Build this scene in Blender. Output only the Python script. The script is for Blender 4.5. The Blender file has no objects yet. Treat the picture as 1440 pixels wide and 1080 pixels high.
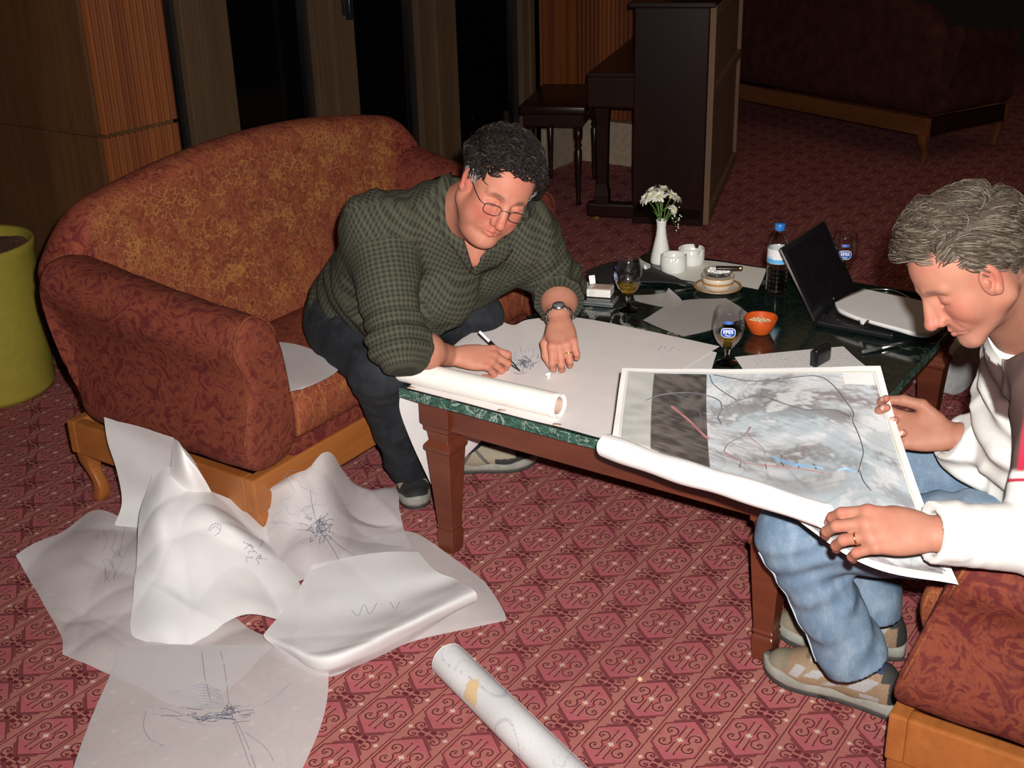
import bpy, bmesh, math, random
import numpy as np
from mathutils import Vector, Matrix

SC = bpy.context.scene
COL = SC.collection
random.seed(4)
RNG = np.random.default_rng(4)

# ------------------------------------------------------------------ camera
# The room's own axes: x runs along the table's front edge, y towards the dark end of the room.
# The camera was solved from the carpet lattice, the table edges and the room's verticals.
F_PX, PITCH, ROLL, CAM_H = 1712.8, 0.4072, -0.0285, 1.75
TA = math.radians(-34.73)
_u = np.array([math.cos(TA), math.sin(TA), 0.0]); _v = np.array([-math.sin(TA), math.cos(TA), 0.0])
_A = np.array([-0.295, 2.896, 0.0])
TOROOM = np.array([_u, _v, [0, 0, 1.0]])
CAM = TOROOM @ (np.array([0, 0, CAM_H]) - _A)
_fw = np.array([0, math.cos(PITCH), -math.sin(PITCH)]); _up = np.array([0, math.sin(PITCH), math.cos(PITCH)]); _rt = np.array([1.0, 0, 0])
C_R = TOROOM @ (math.cos(ROLL) * _rt + math.sin(ROLL) * _up)
C_U = TOROOM @ (-math.sin(ROLL) * _rt + math.cos(ROLL) * _up)
C_F = TOROOM @ _fw
cam_data = bpy.data.cameras.new('camera')
cam_data.sensor_width = 36.0; cam_data.sensor_fit = 'HORIZONTAL'
cam_data.lens = F_PX * 36.0 / 1440.0
cam_data.clip_start = 0.05; cam_data.clip_end = 60
cam = bpy.data.objects.new('camera', cam_data); COL.objects.link(cam)
cam.matrix_world = Matrix([[C_R[i], C_U[i], -C_F[i], CAM[i]] for i in range(3)] + [[0, 0, 0, 1]])
SC.camera = cam

# ------------------------------------------------------------------ light: the camera's own flash, an added warm fill overhead
world = bpy.data.worlds.new('night'); SC.world = world; world.use_nodes = True
bg = world.node_tree.nodes['Background']; bg.inputs[0].default_value = (1.0, 0.72, 0.5, 1); bg.inputs[1].default_value = 0.012
fl = bpy.data.lights.new('flash', 'AREA'); fl.shape = 'DISK'; fl.size = 0.035; fl.energy = 51.0; fl.color = (1.0, 0.95, 0.90); fl.spread = math.radians(118)
flash = bpy.data.objects.new('flash', fl); COL.objects.link(flash)
_fp = CAM + 0.05 * C_R + 0.07 * C_U + 0.02 * C_F
flash.matrix_world = Matrix([[C_R[i], C_U[i], -C_F[i], _fp[i]] for i in range(3)] + [[0, 0, 0, 1]])
gl_ = bpy.data.lights.new('ambient_fill', 'AREA'); gl_.shape = 'RECTANGLE'; gl_.size = 4.5; gl_.size_y = 6.0; gl_.energy = 9.0; gl_.color = (1.0, 0.66, 0.40)  # unseen warm panel added as ambient fill for the far room
glow = bpy.data.objects.new('ambient_fill', gl_); COL.objects.link(glow); glow.location = (0.8, 3.6, 2.78)
SC.view_settings.view_transform = 'Standard'; SC.view_settings.look = 'None'
SC.view_settings.gamma = 1.0; SC.view_settings.exposure = 0.35; SC.view_settings.use_curve_mapping = False

def ray(x, y):
    return ((x - 720) / F_PX) * C_R - ((y - 540) / F_PX) * C_U + C_F
def Z(x, y, z=0.0):
    "point of the room seen at (x, y) of the photograph, at height z"
    d = ray(x, y); return CAM + d * ((z - CAM[2]) / d[2])
def Wc(x, y, c):
    "point seen at (x, y), c metres deep"
    return CAM + c * ray(x, y)
def px(p):
    q = np.asarray(p, float) - CAM
    return np.array([720 + F_PX * (q @ C_R) / (q @ C_F), 540 - F_PX * (q @ C_U) / (q @ C_F)])
def camvec(r, p, t):
    v = r * C_R + p * C_U - t * C_F
    return v / np.linalg.norm(v)
def nrm(v):
    v = np.asarray(v, float); return v / (np.linalg.norm(v) + 1e-12)

# ------------------------------------------------------------------ objects
def link(o, parent=None):
    COL.objects.link(o)
    if parent is not None: o.parent = parent
    return o
def tag(o, label=None, cat=None, group=None, kind=None):
    if label: o['label'] = label
    if cat: o['category'] = cat
    if group: o['group'] = group
    if kind: o['kind'] = kind
    return o
def empty(name, loc=(0, 0, 0), rz=0.0, label=None, cat=None, group=None):
    o = bpy.data.objects.new(name, None); o.empty_display_size = 0.05
    o.location = loc; o.rotation_euler = (0, 0, rz); link(o)
    return tag(o, label, cat, group)
def setmat(o, m):
    if m is not None: o.data.materials.append(m)
    return o
def mesh_np(name, V, Fq, mat=None, parent=None, smooth=True, attrs=None, loc=None):
    "V (n,3) array, Fq (m,3|4) int array or list of such arrays"
    V = np.asarray(V, np.float32)
    me = bpy.data.meshes.new(name)
    fl_ = Fq if isinstance(Fq, list) else [Fq]
    fl_ = [np.asarray(f, np.int32) for f in fl_ if len(f)]
    me.vertices.add(len(V)); me.vertices.foreach_set('co', V.ravel())
    nl = sum(f.size for f in fl_); npoly = sum(len(f) for f in fl_)
    me.loops.add(nl); me.polygons.add(npoly)
    me.loops.foreach_set('vertex_index', np.concatenate([f.ravel() for f in fl_]))
    st = []; s = 0
    for f in fl_:
        k = f.shape[1]; st.append(s + k * np.arange(len(f))); s += f.size
    me.polygons.foreach_set('loop_start', np.concatenate(st).astype(np.int32))
    me.polygons.foreach_set('use_smooth', np.full(npoly, smooth))
    me.update(calc_edges=True)
    if attrs:
        for an, av in attrs.items():
            av = np.asarray(av, np.float32)
            if av.ndim == 1:
                a = me.attributes.new(an, 'FLOAT', 'POINT'); a.data.foreach_set('value', av)
            else:
                a = me.attributes.new(an, 'FLOAT_VECTOR', 'POINT'); a.data.foreach_set('vector', av.ravel())
    o = bpy.data.objects.new(name, me)
    if loc is not None: o.location = loc
    setmat(o, mat); return link(o, parent)
class MB:
    "collects simple shapes into one mesh"
    def __init__(s): s.v = []; s.f4 = []; s.f3 = []; s.n = 0
    def add(s, V, F):
        V = np.asarray(V, float); s.v.append(V)
        for f in F:
            f = [i + s.n for i in f]
            if len(f) == 4: s.f4.append(f)
            elif len(f) == 3: s.f3.append(f)
            else:
                for k in range(1, len(f) - 1): s.f3.append([f[0], f[k], f[k + 1]])
        s.n += len(V); return s
    def box(s, c, d, rot=None, bevel=0.0):
        bm = bmesh.new(); bmesh.ops.create_cube(bm, size=1.0)
        for v in bm.verts: v.co = Vector((v.co.x * d[0], v.co.y * d[1], v.co.z * d[2]))
        if bevel > 0:
            bmesh.ops.bevel(bm, geom=bm.edges[:], offset=bevel, segments=2, profile=0.6, affect='EDGES')
        bm.verts.index_update()
        V = np.array([v.co[:] for v in bm.verts]); F = [[v.index for v in f.verts] for f in bm.faces]; bm.free()
        if rot is not None: V = V @ np.asarray(rot).T
        return s.add(V + np.asarray(c, float), F)
    def loft(s, rings, cap=True, closed=True):
        "rings: list of (k,3) arrays"
        k = len(rings[0]); n = len(rings); V = np.concatenate([np.asarray(r, float) for r in rings]); F = []
        for i in range(n - 1):
            for j in range(k if closed else k - 1):
                a = i * k + j; b = i * k + (j + 1) % k
                F.append([a, b, b + k, a + k])
        if cap and closed:
            F.append(list(range(k))[::-1]); F.append([(n - 1) * k + j for j in range(k)])
        return s.add(V, F)
    def lathe(s, prof, c=(0, 0, 0), n=32, cap=True, M=None):
        "prof: list of (r, z)"
        th = np.arange(n) * 2 * math.pi / n
        rings = []
        for r, z in prof:
            R = np.c_[r * np.cos(th), r * np.sin(th), np.full(n, z)]
            if M is not None: R = R @ np.asarray(M).T
            rings.append(R + np.asarray(c, float))
        return s.loft(rings, cap)
    def tube(s, pts, r, n=8, cap=True):
        pts = np.asarray(pts, float); m = len(pts)
        rr = np.full(m, r) if np.isscalar(r) else np.asarray(r, float)
        T = np.gradient(pts, axis=0); T /= np.linalg.norm(T, axis=1)[:, None] + 1e-12
        ref = np.array([0, 0, 1.0]) if abs(T[0][2]) < 0.9 else np.array([1.0, 0, 0])
        th = np.arange(n) * 2 * math.pi / n; rings = []
        nv = ref - T[0] * (ref @ T[0])
        for i in range(m):
            nv = nv - T[i] * (nv @ T[i]); nv /= np.linalg.norm(nv) + 1e-12
            b = np.cross(T[i], nv)
            rings.append(pts[i] + rr[i] * (np.cos(th)[:, None] * nv + np.sin(th)[:, None] * b))
        return s.loft(rings, cap)
    def build(s, name, mat=None, parent=None, smooth=True, loc=None, attrs=None, autosmooth=None):
        o = mesh_np(name, np.concatenate(s.v), [np.array(s.f4, np.int32).reshape(-1, 4), np.array(s.f3, np.int32).reshape(-1, 3)], mat, parent, smooth, attrs, loc)
        if autosmooth:
            o.data.set_sharp_from_angle(angle=math.radians(autosmooth))
        return o
def dup(o, parent=None):
    c = o.copy(); link(c, parent)
    for ch in list(o.children): dup(ch, c)
    return c
def spline(P, n):
    "Catmull-Rom through P (m,k) sampled at n points"
    P = np.asarray(P, float); m = len(P)
    if m == 2: return P[0] + (P[1] - P[0]) * np.linspace(0, 1, n)[:, None]
    Q = np.vstack([2 * P[0] - P[1], P, 2 * P[-1] - P[-2]])
    t = np.linspace(0, m - 1, n); i = np.clip(t.astype(int), 0, m - 2); f = (t - i)[:, None]
    a, b, c, d = Q[i], Q[i + 1], Q[i + 2], Q[i + 3]
    return 0.5 * (2 * b + (c - a) * f + (2 * a - 5 * b + 4 * c - d) * f ** 2 + (3 * b - a - 3 * c + d) * f ** 3)
def vnoise(P, f, seed=0, n=9):
    "smooth pseudo noise in about [-1, 1]"
    r = np.random.default_rng(seed); P = np.asarray(P); out = np.zeros(P.shape[:-1], np.float32)
    for k in range(n):
        d = r.normal(size=P.shape[-1]); d *= f * (0.6 + 0.9 * r.random()) / np.linalg.norm(d)
        out += np.sin(P @ d.astype(np.float32) + r.random() * 6.28).astype(np.float32)
    return out / math.sqrt(n * 0.5) / 1.8

# ------------------------------------------------------------------ signed-distance modelling
class Field:
    def __init__(s, lo, hi, h):
        s.lo = np.asarray(lo, float); s.h = h
        s.n = np.ceil((np.asarray(hi, float) - s.lo) / h).astype(int) + 1
        s.D = np.full(s.n, 0.2, np.float32)
        s.ax = [(s.lo[i] + h * np.arange(s.n[i])).astype(np.float32) for i in range(3)]
    def sl(s, lo, hi, m):
        a = np.clip(np.floor((np.asarray(lo) - m - s.lo) / s.h).astype(int), 0, s.n)
        b = np.clip(np.ceil((np.asarray(hi) + m - s.lo) / s.h).astype(int) + 1, 0, s.n)
        return tuple(slice(a[i], b[i]) for i in range(3))
    def pts(s, sl):
        X, Y, Zz = np.meshgrid(s.ax[0][sl[0]], s.ax[1][sl[1]], s.ax[2][sl[2]], indexing='ij')
        return np.stack([X, Y, Zz], -1)
    def put(s, pr, k=0.01, sub=False):
        sl = s.sl(pr['lo'], pr['hi'], k + 3 * s.h)
        D = s.D[sl]
        if D.size == 0: return s
        d = pr['f'](s.pts(sl)).astype(np.float32)
        if sub:
            d = -d; hh = np.clip(0.5 - 0.5 * (D - d) / max(k, 1e-6), 0, 1)
            s.D[sl] = D * (1 - hh) + d * hh + k * hh * (1 - hh)
        else:
            hh = np.clip(0.5 + 0.5 * (D - d) / max(k, 1e-6), 0, 1)
            s.D[sl] = D * (1 - hh) + d * hh - k * hh * (1 - hh)
        return s
    def cut(s, c, n, r):
        "remove what lies beyond the plane (c, n), within r of c"
        c = np.asarray(c, float); n = nrm(n); sl = s.sl(c - 1.9 * r, c + 1.9 * r, 0)
        P = s.pts(sl) - c.astype(np.float32); d = P @ n.astype(np.float32); rr = np.linalg.norm(P - d[..., None] * n.astype(np.float32), axis=-1)
        D = s.D[sl]; s.D[sl] = np.where(rr < r, np.maximum(D, d), D)
        return s
    def disp(s, fn):
        m = np.abs(s.D) < 0.04
        idx = np.nonzero(m)
        P = np.stack([s.ax[i][idx[i]] for i in range(3)], -1)
        s.D[idx] += fn(P); return s
    def mesh(s, smooth=1):
        D = s.D; D[0] = D[-1] = 0.2; D[:, 0] = D[:, -1] = 0.2; D[:, :, 0] = D[:, :, -1] = 0.2
        S = D < 0
        cnt = np.zeros(tuple(np.array(D.shape) - 1), np.int8)
        for a in (0, 1):
            for b in (0, 1):
                for c in (0, 1):
                    cnt += S[a:D.shape[0] - 1 + a, b:D.shape[1] - 1 + b, c:D.shape[2] - 1 + c]
        act = (cnt > 0) & (cnt < 8)
        ii, jj, kk = np.nonzero(act); n = len(ii)
        idx = np.full(act.shape, -1, np.int32); idx[ii, jj, kk] = np.arange(n)
        acc = np.zeros((n, 3)); num = np.zeros(n)
        cs = [(a, b, c) for a in (0, 1) for b in (0, 1) for c in (0, 1)]
        for p in cs:
            for q in cs:
                if sum(q) - sum(p) == 1 and all(q[i] >= p[i] for i in range(3)):
                    da = D[ii + p[0], jj + p[1], kk + p[2]]; db = D[ii + q[0], jj + q[1], kk + q[2]]
                    m = (da < 0) != (db < 0); t = np.where(m, da / np.where(m, da - db, 1), 0)
                    pos = np.array(p) + (np.array(q) - np.array(p)) * t[:, None]
                    acc += pos * m[:, None]; num += m
        V = s.lo + s.h * (np.c_[ii, jj, kk] + acc / num[:, None])
        Q = []
        for ax in range(3):
            o1, o2 = [(1, 2), (2, 0), (0, 1)][ax]
            sa = [slice(None)] * 3; sb = [slice(None)] * 3
            sa[ax] = slice(0, -1); sb[ax] = slice(1, None)
            ch = S[tuple(sa)] != S[tuple(sb)]
            e = np.nonzero(ch); e = [np.array(x) for x in e]
            ok = (e[o1] > 0) & (e[o2] > 0) & (e[o1] < act.shape[o1]) & (e[o2] < act.shape[o2])
            e = [x[ok] for x in e]; ins = S[e[0], e[1], e[2]]
            def cell(d1, d2):
                c = [x.copy() for x in e]; c[o1] = c[o1] - d1; c[o2] = c[o2] - d2
                return idx[c[0], c[1], c[2]]
            q = np.c_[cell(1, 1), cell(0, 1), cell(0, 0), cell(1, 0)]
            q[~ins] = q[~ins][:, ::-1]; Q.append(q)
        Q = np.concatenate(Q)
        for _ in range(smooth): V = relax(V, Q)
        return V, Q
def relax(V, Q, w=0.6):
    a = np.concatenate([Q[:, 0], Q[:, 1], Q[:, 2], Q[:, 3]]); b = np.concatenate([Q[:, 1], Q[:, 2], Q[:, 3], Q[:, 0]])
    n = len(V); c = np.bincount(a, minlength=n) + np.bincount(b, minlength=n)
    out = np.empty_like(V)
    for k in range(3):
        out[:, k] = (np.bincount(a, V[b, k], n) + np.bincount(b, V[a, k], n)) / np.maximum(c, 1)
    return V * (1 - w) + out * w
def RC(a, b, ra, rb=None, flat=None, bend=None):
    "round cone a-b; flat=(dir, s): thickness along dir scaled by s"
    a = np.asarray(a, np.float32); b = np.asarray(b, np.float32); rb = ra if rb is None else rb
    ab = b - a; L2 = float(ab @ ab) + 1e-12
    if flat is not None: fd = nrm(flat[0]).astype(np.float32); fs = 1.0 / flat[1] - 1.0
    def f(P):
        q = P - a; t = np.clip(q @ ab / L2, 0, 1)
        q = q - t[..., None] * ab
        if flat is not None: q = q + (q @ fd)[..., None] * fd * fs
        d = np.sqrt((q * q).sum(-1)) - (ra + (rb - ra) * t)
        return d * (flat[1] if (flat is not None and flat[1] < 1) else 1.0) if flat is not None else d
    r = max(ra, rb) * (max(1.0, flat[1]) if flat is not None else 1.0)
    return dict(f=f, lo=np.minimum(a, b) - r, hi=np.maximum(a, b) + r, a=a, b=b, ra=ra, rb=rb)
def EL(c, r, rot=None):
    c = np.asarray(c, np.float32); r = np.asarray(r, np.float32)
    Rm = None if rot is None else np.asarray(rot, np.float32)   # rows: local axes
    def f(P):
        q = P - c
        if Rm is not None: q = q @ Rm.T
        k0 = np.sqrt(((q / r) ** 2).sum(-1)); k1 = np.sqrt(((q / (r * r)) ** 2).sum(-1)) + 1e-9
        return k0 * (k0 - 1) / k1
    m = float(r.max()); e = r if Rm is None else np.array([m, m, m])
    return dict(f=f, lo=c - e, hi=c + e)
def frame(x, z):
    "matrix with columns x, y, z; x kept, z made square to it"
    x = nrm(x); z = np.asarray(z, float); z = nrm(z - x * (z @ x)); return np.c_[x, np.cross(z, x), z]
# ------------------------------------------------------------------ materials
class NX:
    "tiny expression layer over shader math nodes"
    def __init__(s, nt, sock): s.nt = nt; s.s = sock
    @staticmethod
    def op(nt, o, *a):
        n = nt.nodes.new('ShaderNodeMath'); n.operation = o
        for i, x in enumerate(a):
            if isinstance(x, NX): nt.links.new(x.s, n.inputs[i])
            else: n.inputs[i].default_value = float(x)
        return NX(nt, n.outputs[0])
    def __add__(s, o): return NX.op(s.nt, 'ADD', s, o)
    __radd__ = __add__
    def __sub__(s, o): return NX.op(s.nt, 'SUBTRACT', s, o)
    def __rsub__(s, o): return NX.op(s.nt, 'SUBTRACT', o, s)
    def __mul__(s, o): return NX.op(s.nt, 'MULTIPLY', s, o)
    __rmul__ = __mul__
    def __truediv__(s, o): return NX.op(s.nt, 'DIVIDE', s, o)
    def abs(s): return NX.op(s.nt, 'ABSOLUTE', s)
    def lt(s, o): return NX.op(s.nt, 'LESS_THAN', s, o)
    def gt(s, o): return NX.op(s.nt, 'GREATER_THAN', s, o)
    def min(s, o): return NX.op(s.nt, 'MINIMUM', s, o)
    def max(s, o): return NX.op(s.nt, 'MAXIMUM', s, o)
    def frac(s): return NX.op(s.nt, 'FRACT', s)
    def rnd(s): return NX.op(s.nt, 'ROUND', s)
    def sqrt(s): return NX.op(s.nt, 'SQRT', s)
    def sin(s): return NX.op(s.nt, 'SINE', s)
    def atan2(s, o): return NX.op(s.nt, 'ARCTAN2', s, o)
    def clamp(s): return s.max(0.0).min(1.0)
    def step(s, a, b):
        n = s.nt.nodes.new('ShaderNodeMapRange'); n.interpolation_type = 'SMOOTHSTEP'
        s.nt.links.new(s.s, n.inputs[0]); n.inputs[1].default_value = a; n.inputs[2].default_value = b
        return NX(s.nt, n.outputs[0])
class M:
    def __init__(s, name, col=(0.5, 0.5, 0.5), rough=0.6, spec=0.5, **kw):
        s.m = bpy.data.materials.new(name); s.m.use_nodes = True; s.nt = s.m.node_tree
        s.b = s.nt.nodes['Principled BSDF']; s.out = s.nt.nodes['Material Output']
        s.b.inputs['Base Color'].default_value = (*col, 1); s.b.inputs['Roughness'].default_value = rough
        s.b.inputs['Specular IOR Level'].default_value = spec
        for k, v in kw.items(): s.b.inputs[k.replace('_', ' ')].default_value = v
    def coord(s, which='Object'):
        n = s.nt.nodes.new('ShaderNodeTexCoord'); x = s.nt.nodes.new('ShaderNodeSeparateXYZ')
        s.nt.links.new(n.outputs[which], x.inputs[0]); s.vec = n.outputs[which]
        return [NX(s.nt, o) for o in x.outputs]
    def attr(s, name):
        n = s.nt.nodes.new('ShaderNodeAttribute'); n.attribute_name = name; return n
    def attr3(s, name):
        n = s.attr(name); x = s.nt.nodes.new('ShaderNodeSeparateXYZ'); s.nt.links.new(n.outputs['Vector'], x.inputs[0])
        return [NX(s.nt, o) for o in x.outputs]
    def comb(s, x, y, z=0.0):
        n = s.nt.nodes.new('ShaderNodeCombineXYZ')
        for i, a in enumerate((x, y, z)):
            if isinstance(a, NX): s.nt.links.new(a.s, n.inputs[i])
            else: n.inputs[i].default_value = a
        return n.outputs[0]
    def noise(s, scale, detail=4, rough=0.55, vec=None, dist=0.0, stretch=None):
        n = s.nt.nodes.new('ShaderNodeTexNoise'); n.inputs['Scale'].default_value = scale
        n.inputs['Detail'].default_value = detail; n.inputs['Roughness'].default_value = rough; n.inputs['Distortion'].default_value = dist
        if vec is None:
            t = s.nt.nodes.new('ShaderNodeTexCoord'); vec = t.outputs['Object']
        if stretch is not None:
            mp = s.nt.nodes.new('ShaderNodeMapping'); mp.inputs['Scale'].default_value = stretch
            s.nt.links.new(vec, mp.inputs[0]); vec = mp.outputs[0]
        s.nt.links.new(vec, n.inputs['Vector']); return NX(s.nt, n.outputs['Fac'])
    def voro(s, scale, feature='DISTANCE_TO_EDGE', vec=None):
        n = s.nt.nodes.new('ShaderNodeTexVoronoi'); n.feature = feature; n.inputs['Scale'].default_value = scale
        if vec is None:
            t = s.nt.nodes.new('ShaderNodeTexCoord'); vec = t.outputs['Object']
        s.nt.links.new(vec, n.inputs['Vector']); return NX(s.nt, n.outputs['Distance'])
    def mix(s, f, a, b):
        n = s.nt.nodes.new('ShaderNodeMix'); n.data_type = 'RGBA'
        s._set(n.inputs[0], f); s._set(n.inputs[6], a); s._set(n.inputs[7], b)
        return n.outputs[2]
    def _set(s, sock, v):
        if isinstance(v, NX): s.nt.links.new(v.s, sock)
        elif isinstance(v, bpy.types.NodeSocket): s.nt.links.new(v, sock)
        elif isinstance(v, tuple): sock.default_value = (*v, 1) if len(v) == 3 else v
        else: sock.default_value = v
    def col(s, c): s._set(s.b.inputs['Base Color'], c); return s
    def rough(s, c): s._set(s.b.inputs['Roughness'], c); return s
    def bump(s, h, strength=0.3, dist=0.002):
        n = s.nt.nodes.new('ShaderNodeBump'); n.inputs['Strength'].default_value = strength; n.inputs['Distance'].default_value = dist
        s.nt.links.new(h.s, n.inputs['Height']); s.nt.links.new(n.outputs[0], s.b.inputs['Normal']); return s

MT = {}
def plain(name, col, rough=0.6, spec=0.5, var=0.12, sc=30, **kw):
    m = M(name, col, rough, spec, **kw)
    n = m.noise(sc, 3); m.col(m.mix(n.step(0.3, 0.7), tuple(c * (1 - var) for c in col), tuple(min(1, c * (1 + var)) for c in col)))
    MT[name] = m.m; return m.m

def carpet():
    m = M('carpet', (0.3, 0.08, 0.08), 0.95, 0.1)
    x, y, z = m.coord('Object')
    wob = m.noise(160, 2); wob2 = m.noise(170, 2, vec=m.comb(y, x, 3.0))
    x = x + (wob - 0.5) * 0.0035; y = y + (wob2 - 0.5) * 0.0035
    A, B = 0.2370, 0.1826
    gx, gy = (x - CX0) / A, (y - CY0) / B
    # nearest centre of the centred lattice
    ax, ay = gx - gx.rnd(), gy - gy.rnd()
    bx, by = gx - 0.5, gy - 0.5
    bx, by = bx - bx.rnd(), by - by.rnd()
    # column choice: the hexagons stand in columns A/2 apart
    sel = ax.abs().lt(0.25)
    U = (ax.abs() * sel + bx.abs() * (1 - sel)) * A
    V = (ay.abs() * sel + by.abs() * (1 - sel)) * B
    # hexagon distance (negative inside)
    hx = (U - 0.0515).max((V * 0.80 + U * 0.60) - 0.0595)
    hexa = 1 - hx.step(-0.0005, 0.0005)
    rim = 1 - hx.abs().step(0.0012, 0.0026)
    rim2 = (hx.step(-0.0005, 0.0005)) * (1 - hx.step(0.0075, 0.009)) * U.lt(0.040)
    # dark corner wedges where the hexagon tips meet
    Vg = 0.0913 - V                                    # distance to the joint between two tips
    joint = (1 - (U - 0.0105).abs().step(0.0065, 0.0085)) * (1 - (Vg - 0.0085).abs().step(0.0050, 0.0068)) * (1 - hexa)
    bandl = 1 - (U - 0.0592).abs().step(0.0008, 0.0019)
    def spiral(cu, cv, r0, r1, rot, mir=1):
        du, dv = (U - cu) * mir, V - cv
        r = (du * du + dv * dv).sqrt(); th = ((dv.atan2(du) / 6.28318) + rot).frac()
        return (1 - (r - (th * (r1 - r0) + r0)).abs().step(0.0012, 0.0024)) * 1.0, 1 - r.step(0.0026, 0.0036)
    s1, d1 = spiral(0.0295, 0.0185, 0.0055, 0.0180, 0.30)
    s2, d2 = spiral(0.0290, 0.0913 - 0.0150, 0.0050, 0.0150, 0.65)
    stem = (1 - (U - 0.0076).abs().step(0.0010, 0.0020)) * V.gt(0.009) * V.lt(0.046)
    serif = (1 - (U - 0.0085).abs().step(0.0022, 0.0032)) * (1 - (V - 0.047).abs().step(0.0014, 0.0024))
    arc = (1 - ((((U - 0.008) * (U - 0.008)) + (V * V)).sqrt() - 0.040).abs().step(0.0010, 0.0020)) * V.lt(0.014)
    dark_in = (s1.max(d1)).max(stem.max(serif)) * hexa
    dark_out = (s2.max(d2)) * (1 - hexa)
    dark = dark_in.max(dark_out).max(rim * 0.85).max(joint).max(bandl).max(rim2 * 0.75).clamp()
    # tan fill around the scrolls
    ru = U - 0.0295
    q1 = (ru * ru + (V - 0.0185) * (V - 0.0185)).sqrt().lt(0.0195)
    q0 = U.lt(0.0066) * V.lt(0.046)
    tan = (q1.max(q0) * hexa).max((1 - hexa))
    # little stars
    st1 = (U.max(V) + U.min(V) * 1.6).lt(0.0088)
    us = (U - 0.0475).abs(); vs = Vg.abs()
    st2 = (us.max(vs) + us.min(vs) * 1.6).lt(0.0070)
    star = st1.max(st2)
    n1 = m.noise(9, 3); n2 = m.noise(420, 2); n3 = m.noise(2.2, 3)
    base = m.mix(tan, (0.435, 0.115, 0.128), (0.41, 0.155, 0.132))
    base = m.mix(dark, base, (0.115, 0.018, 0.026))
    base = m.mix(star * (1 - dark * 0.3), base, (0.68, 0.50, 0.40))
    base = m.mix((n2 - 0.5).abs() * 0.9, base, (0.14, 0.03, 0.035))
    base = m.mix((n1 * 0.7).step(0.25, 0.75) * 0.22, base, (0.20, 0.035, 0.05))
    base = m.mix(n3.step(0.35, 0.7) * 0.25, base, (0.18, 0.04, 0.05))
    m.col(base); m.bump(n2 - dark * 0.5, 0.5, 0.003)
    MT['carpet'] = m.m; return m.m

def wood(name, c1, c2, rough=0.35, sc=9, stretch=(1, 1, 0.08), spec=0.5, fine=0.35):
    m = M(name, c1, rough, spec)
    n = m.noise(sc, 5, 0.6, stretch=stretch, dist=0.6); g = m.noise(sc * 9, 3, 0.6, stretch=stretch)
    c = m.mix(n.step(0.3, 0.7), c1, c2); c = m.mix(g.step(0.45, 0.8) * fine, c, tuple(x * 0.45 for x in c1))
    m.col(c); m.bump(g, 0.08, 0.001); MT[name] = m.m; return m.m

def marble():
    m = M('green_marble', (0.02, 0.03, 0.025), 0.10, 0.5)
    d = m.noise(5, 4); vec = m.coord('Object')
    w = m.noise(3.0, 6, 0.65, dist=1.6)
    vein = 1 - (w - 0.5).abs().step(0.004, 0.018)
    w2 = m.noise(9.0, 6, 0.7, dist=2.2); v2 = 1 - (w2 - 0.5).abs().step(0.0, 0.05)
    big = m.noise(2.1, 2).step(0.5, 0.62)
    c = m.mix(m.noise(40, 5, 0.75).step(0.38, 0.7), (0.003, 0.005, 0.005), (0.010, 0.024, 0.019))
    c = m.mix(v2 * 0.35, c, (0.02, 0.05, 0.038)); c = m.mix(vein * big * 0.8, c, (0.42, 0.42, 0.36))
    m.col(c); MT['green_marble'] = m.m
    # the sawn edge: rougher, paler
    e = M('marble_edge', (0.05, 0.12, 0.09), 0.45)
    n = e.noise(60, 5, 0.75, dist=1.2, stretch=(1, 1, 2)); c = e.mix(n.step(0.36, 0.66), (0.008, 0.026, 0.021), (0.055, 0.15, 0.11))
    c = e.mix((1 - (e.noise(12, 4, 0.6, dist=2) - 0.5).abs().step(0.0, 0.025)) * 0.7, c, (0.38, 0.46, 0.40)); e.col(c); MT['marble_edge'] = e.m

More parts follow.
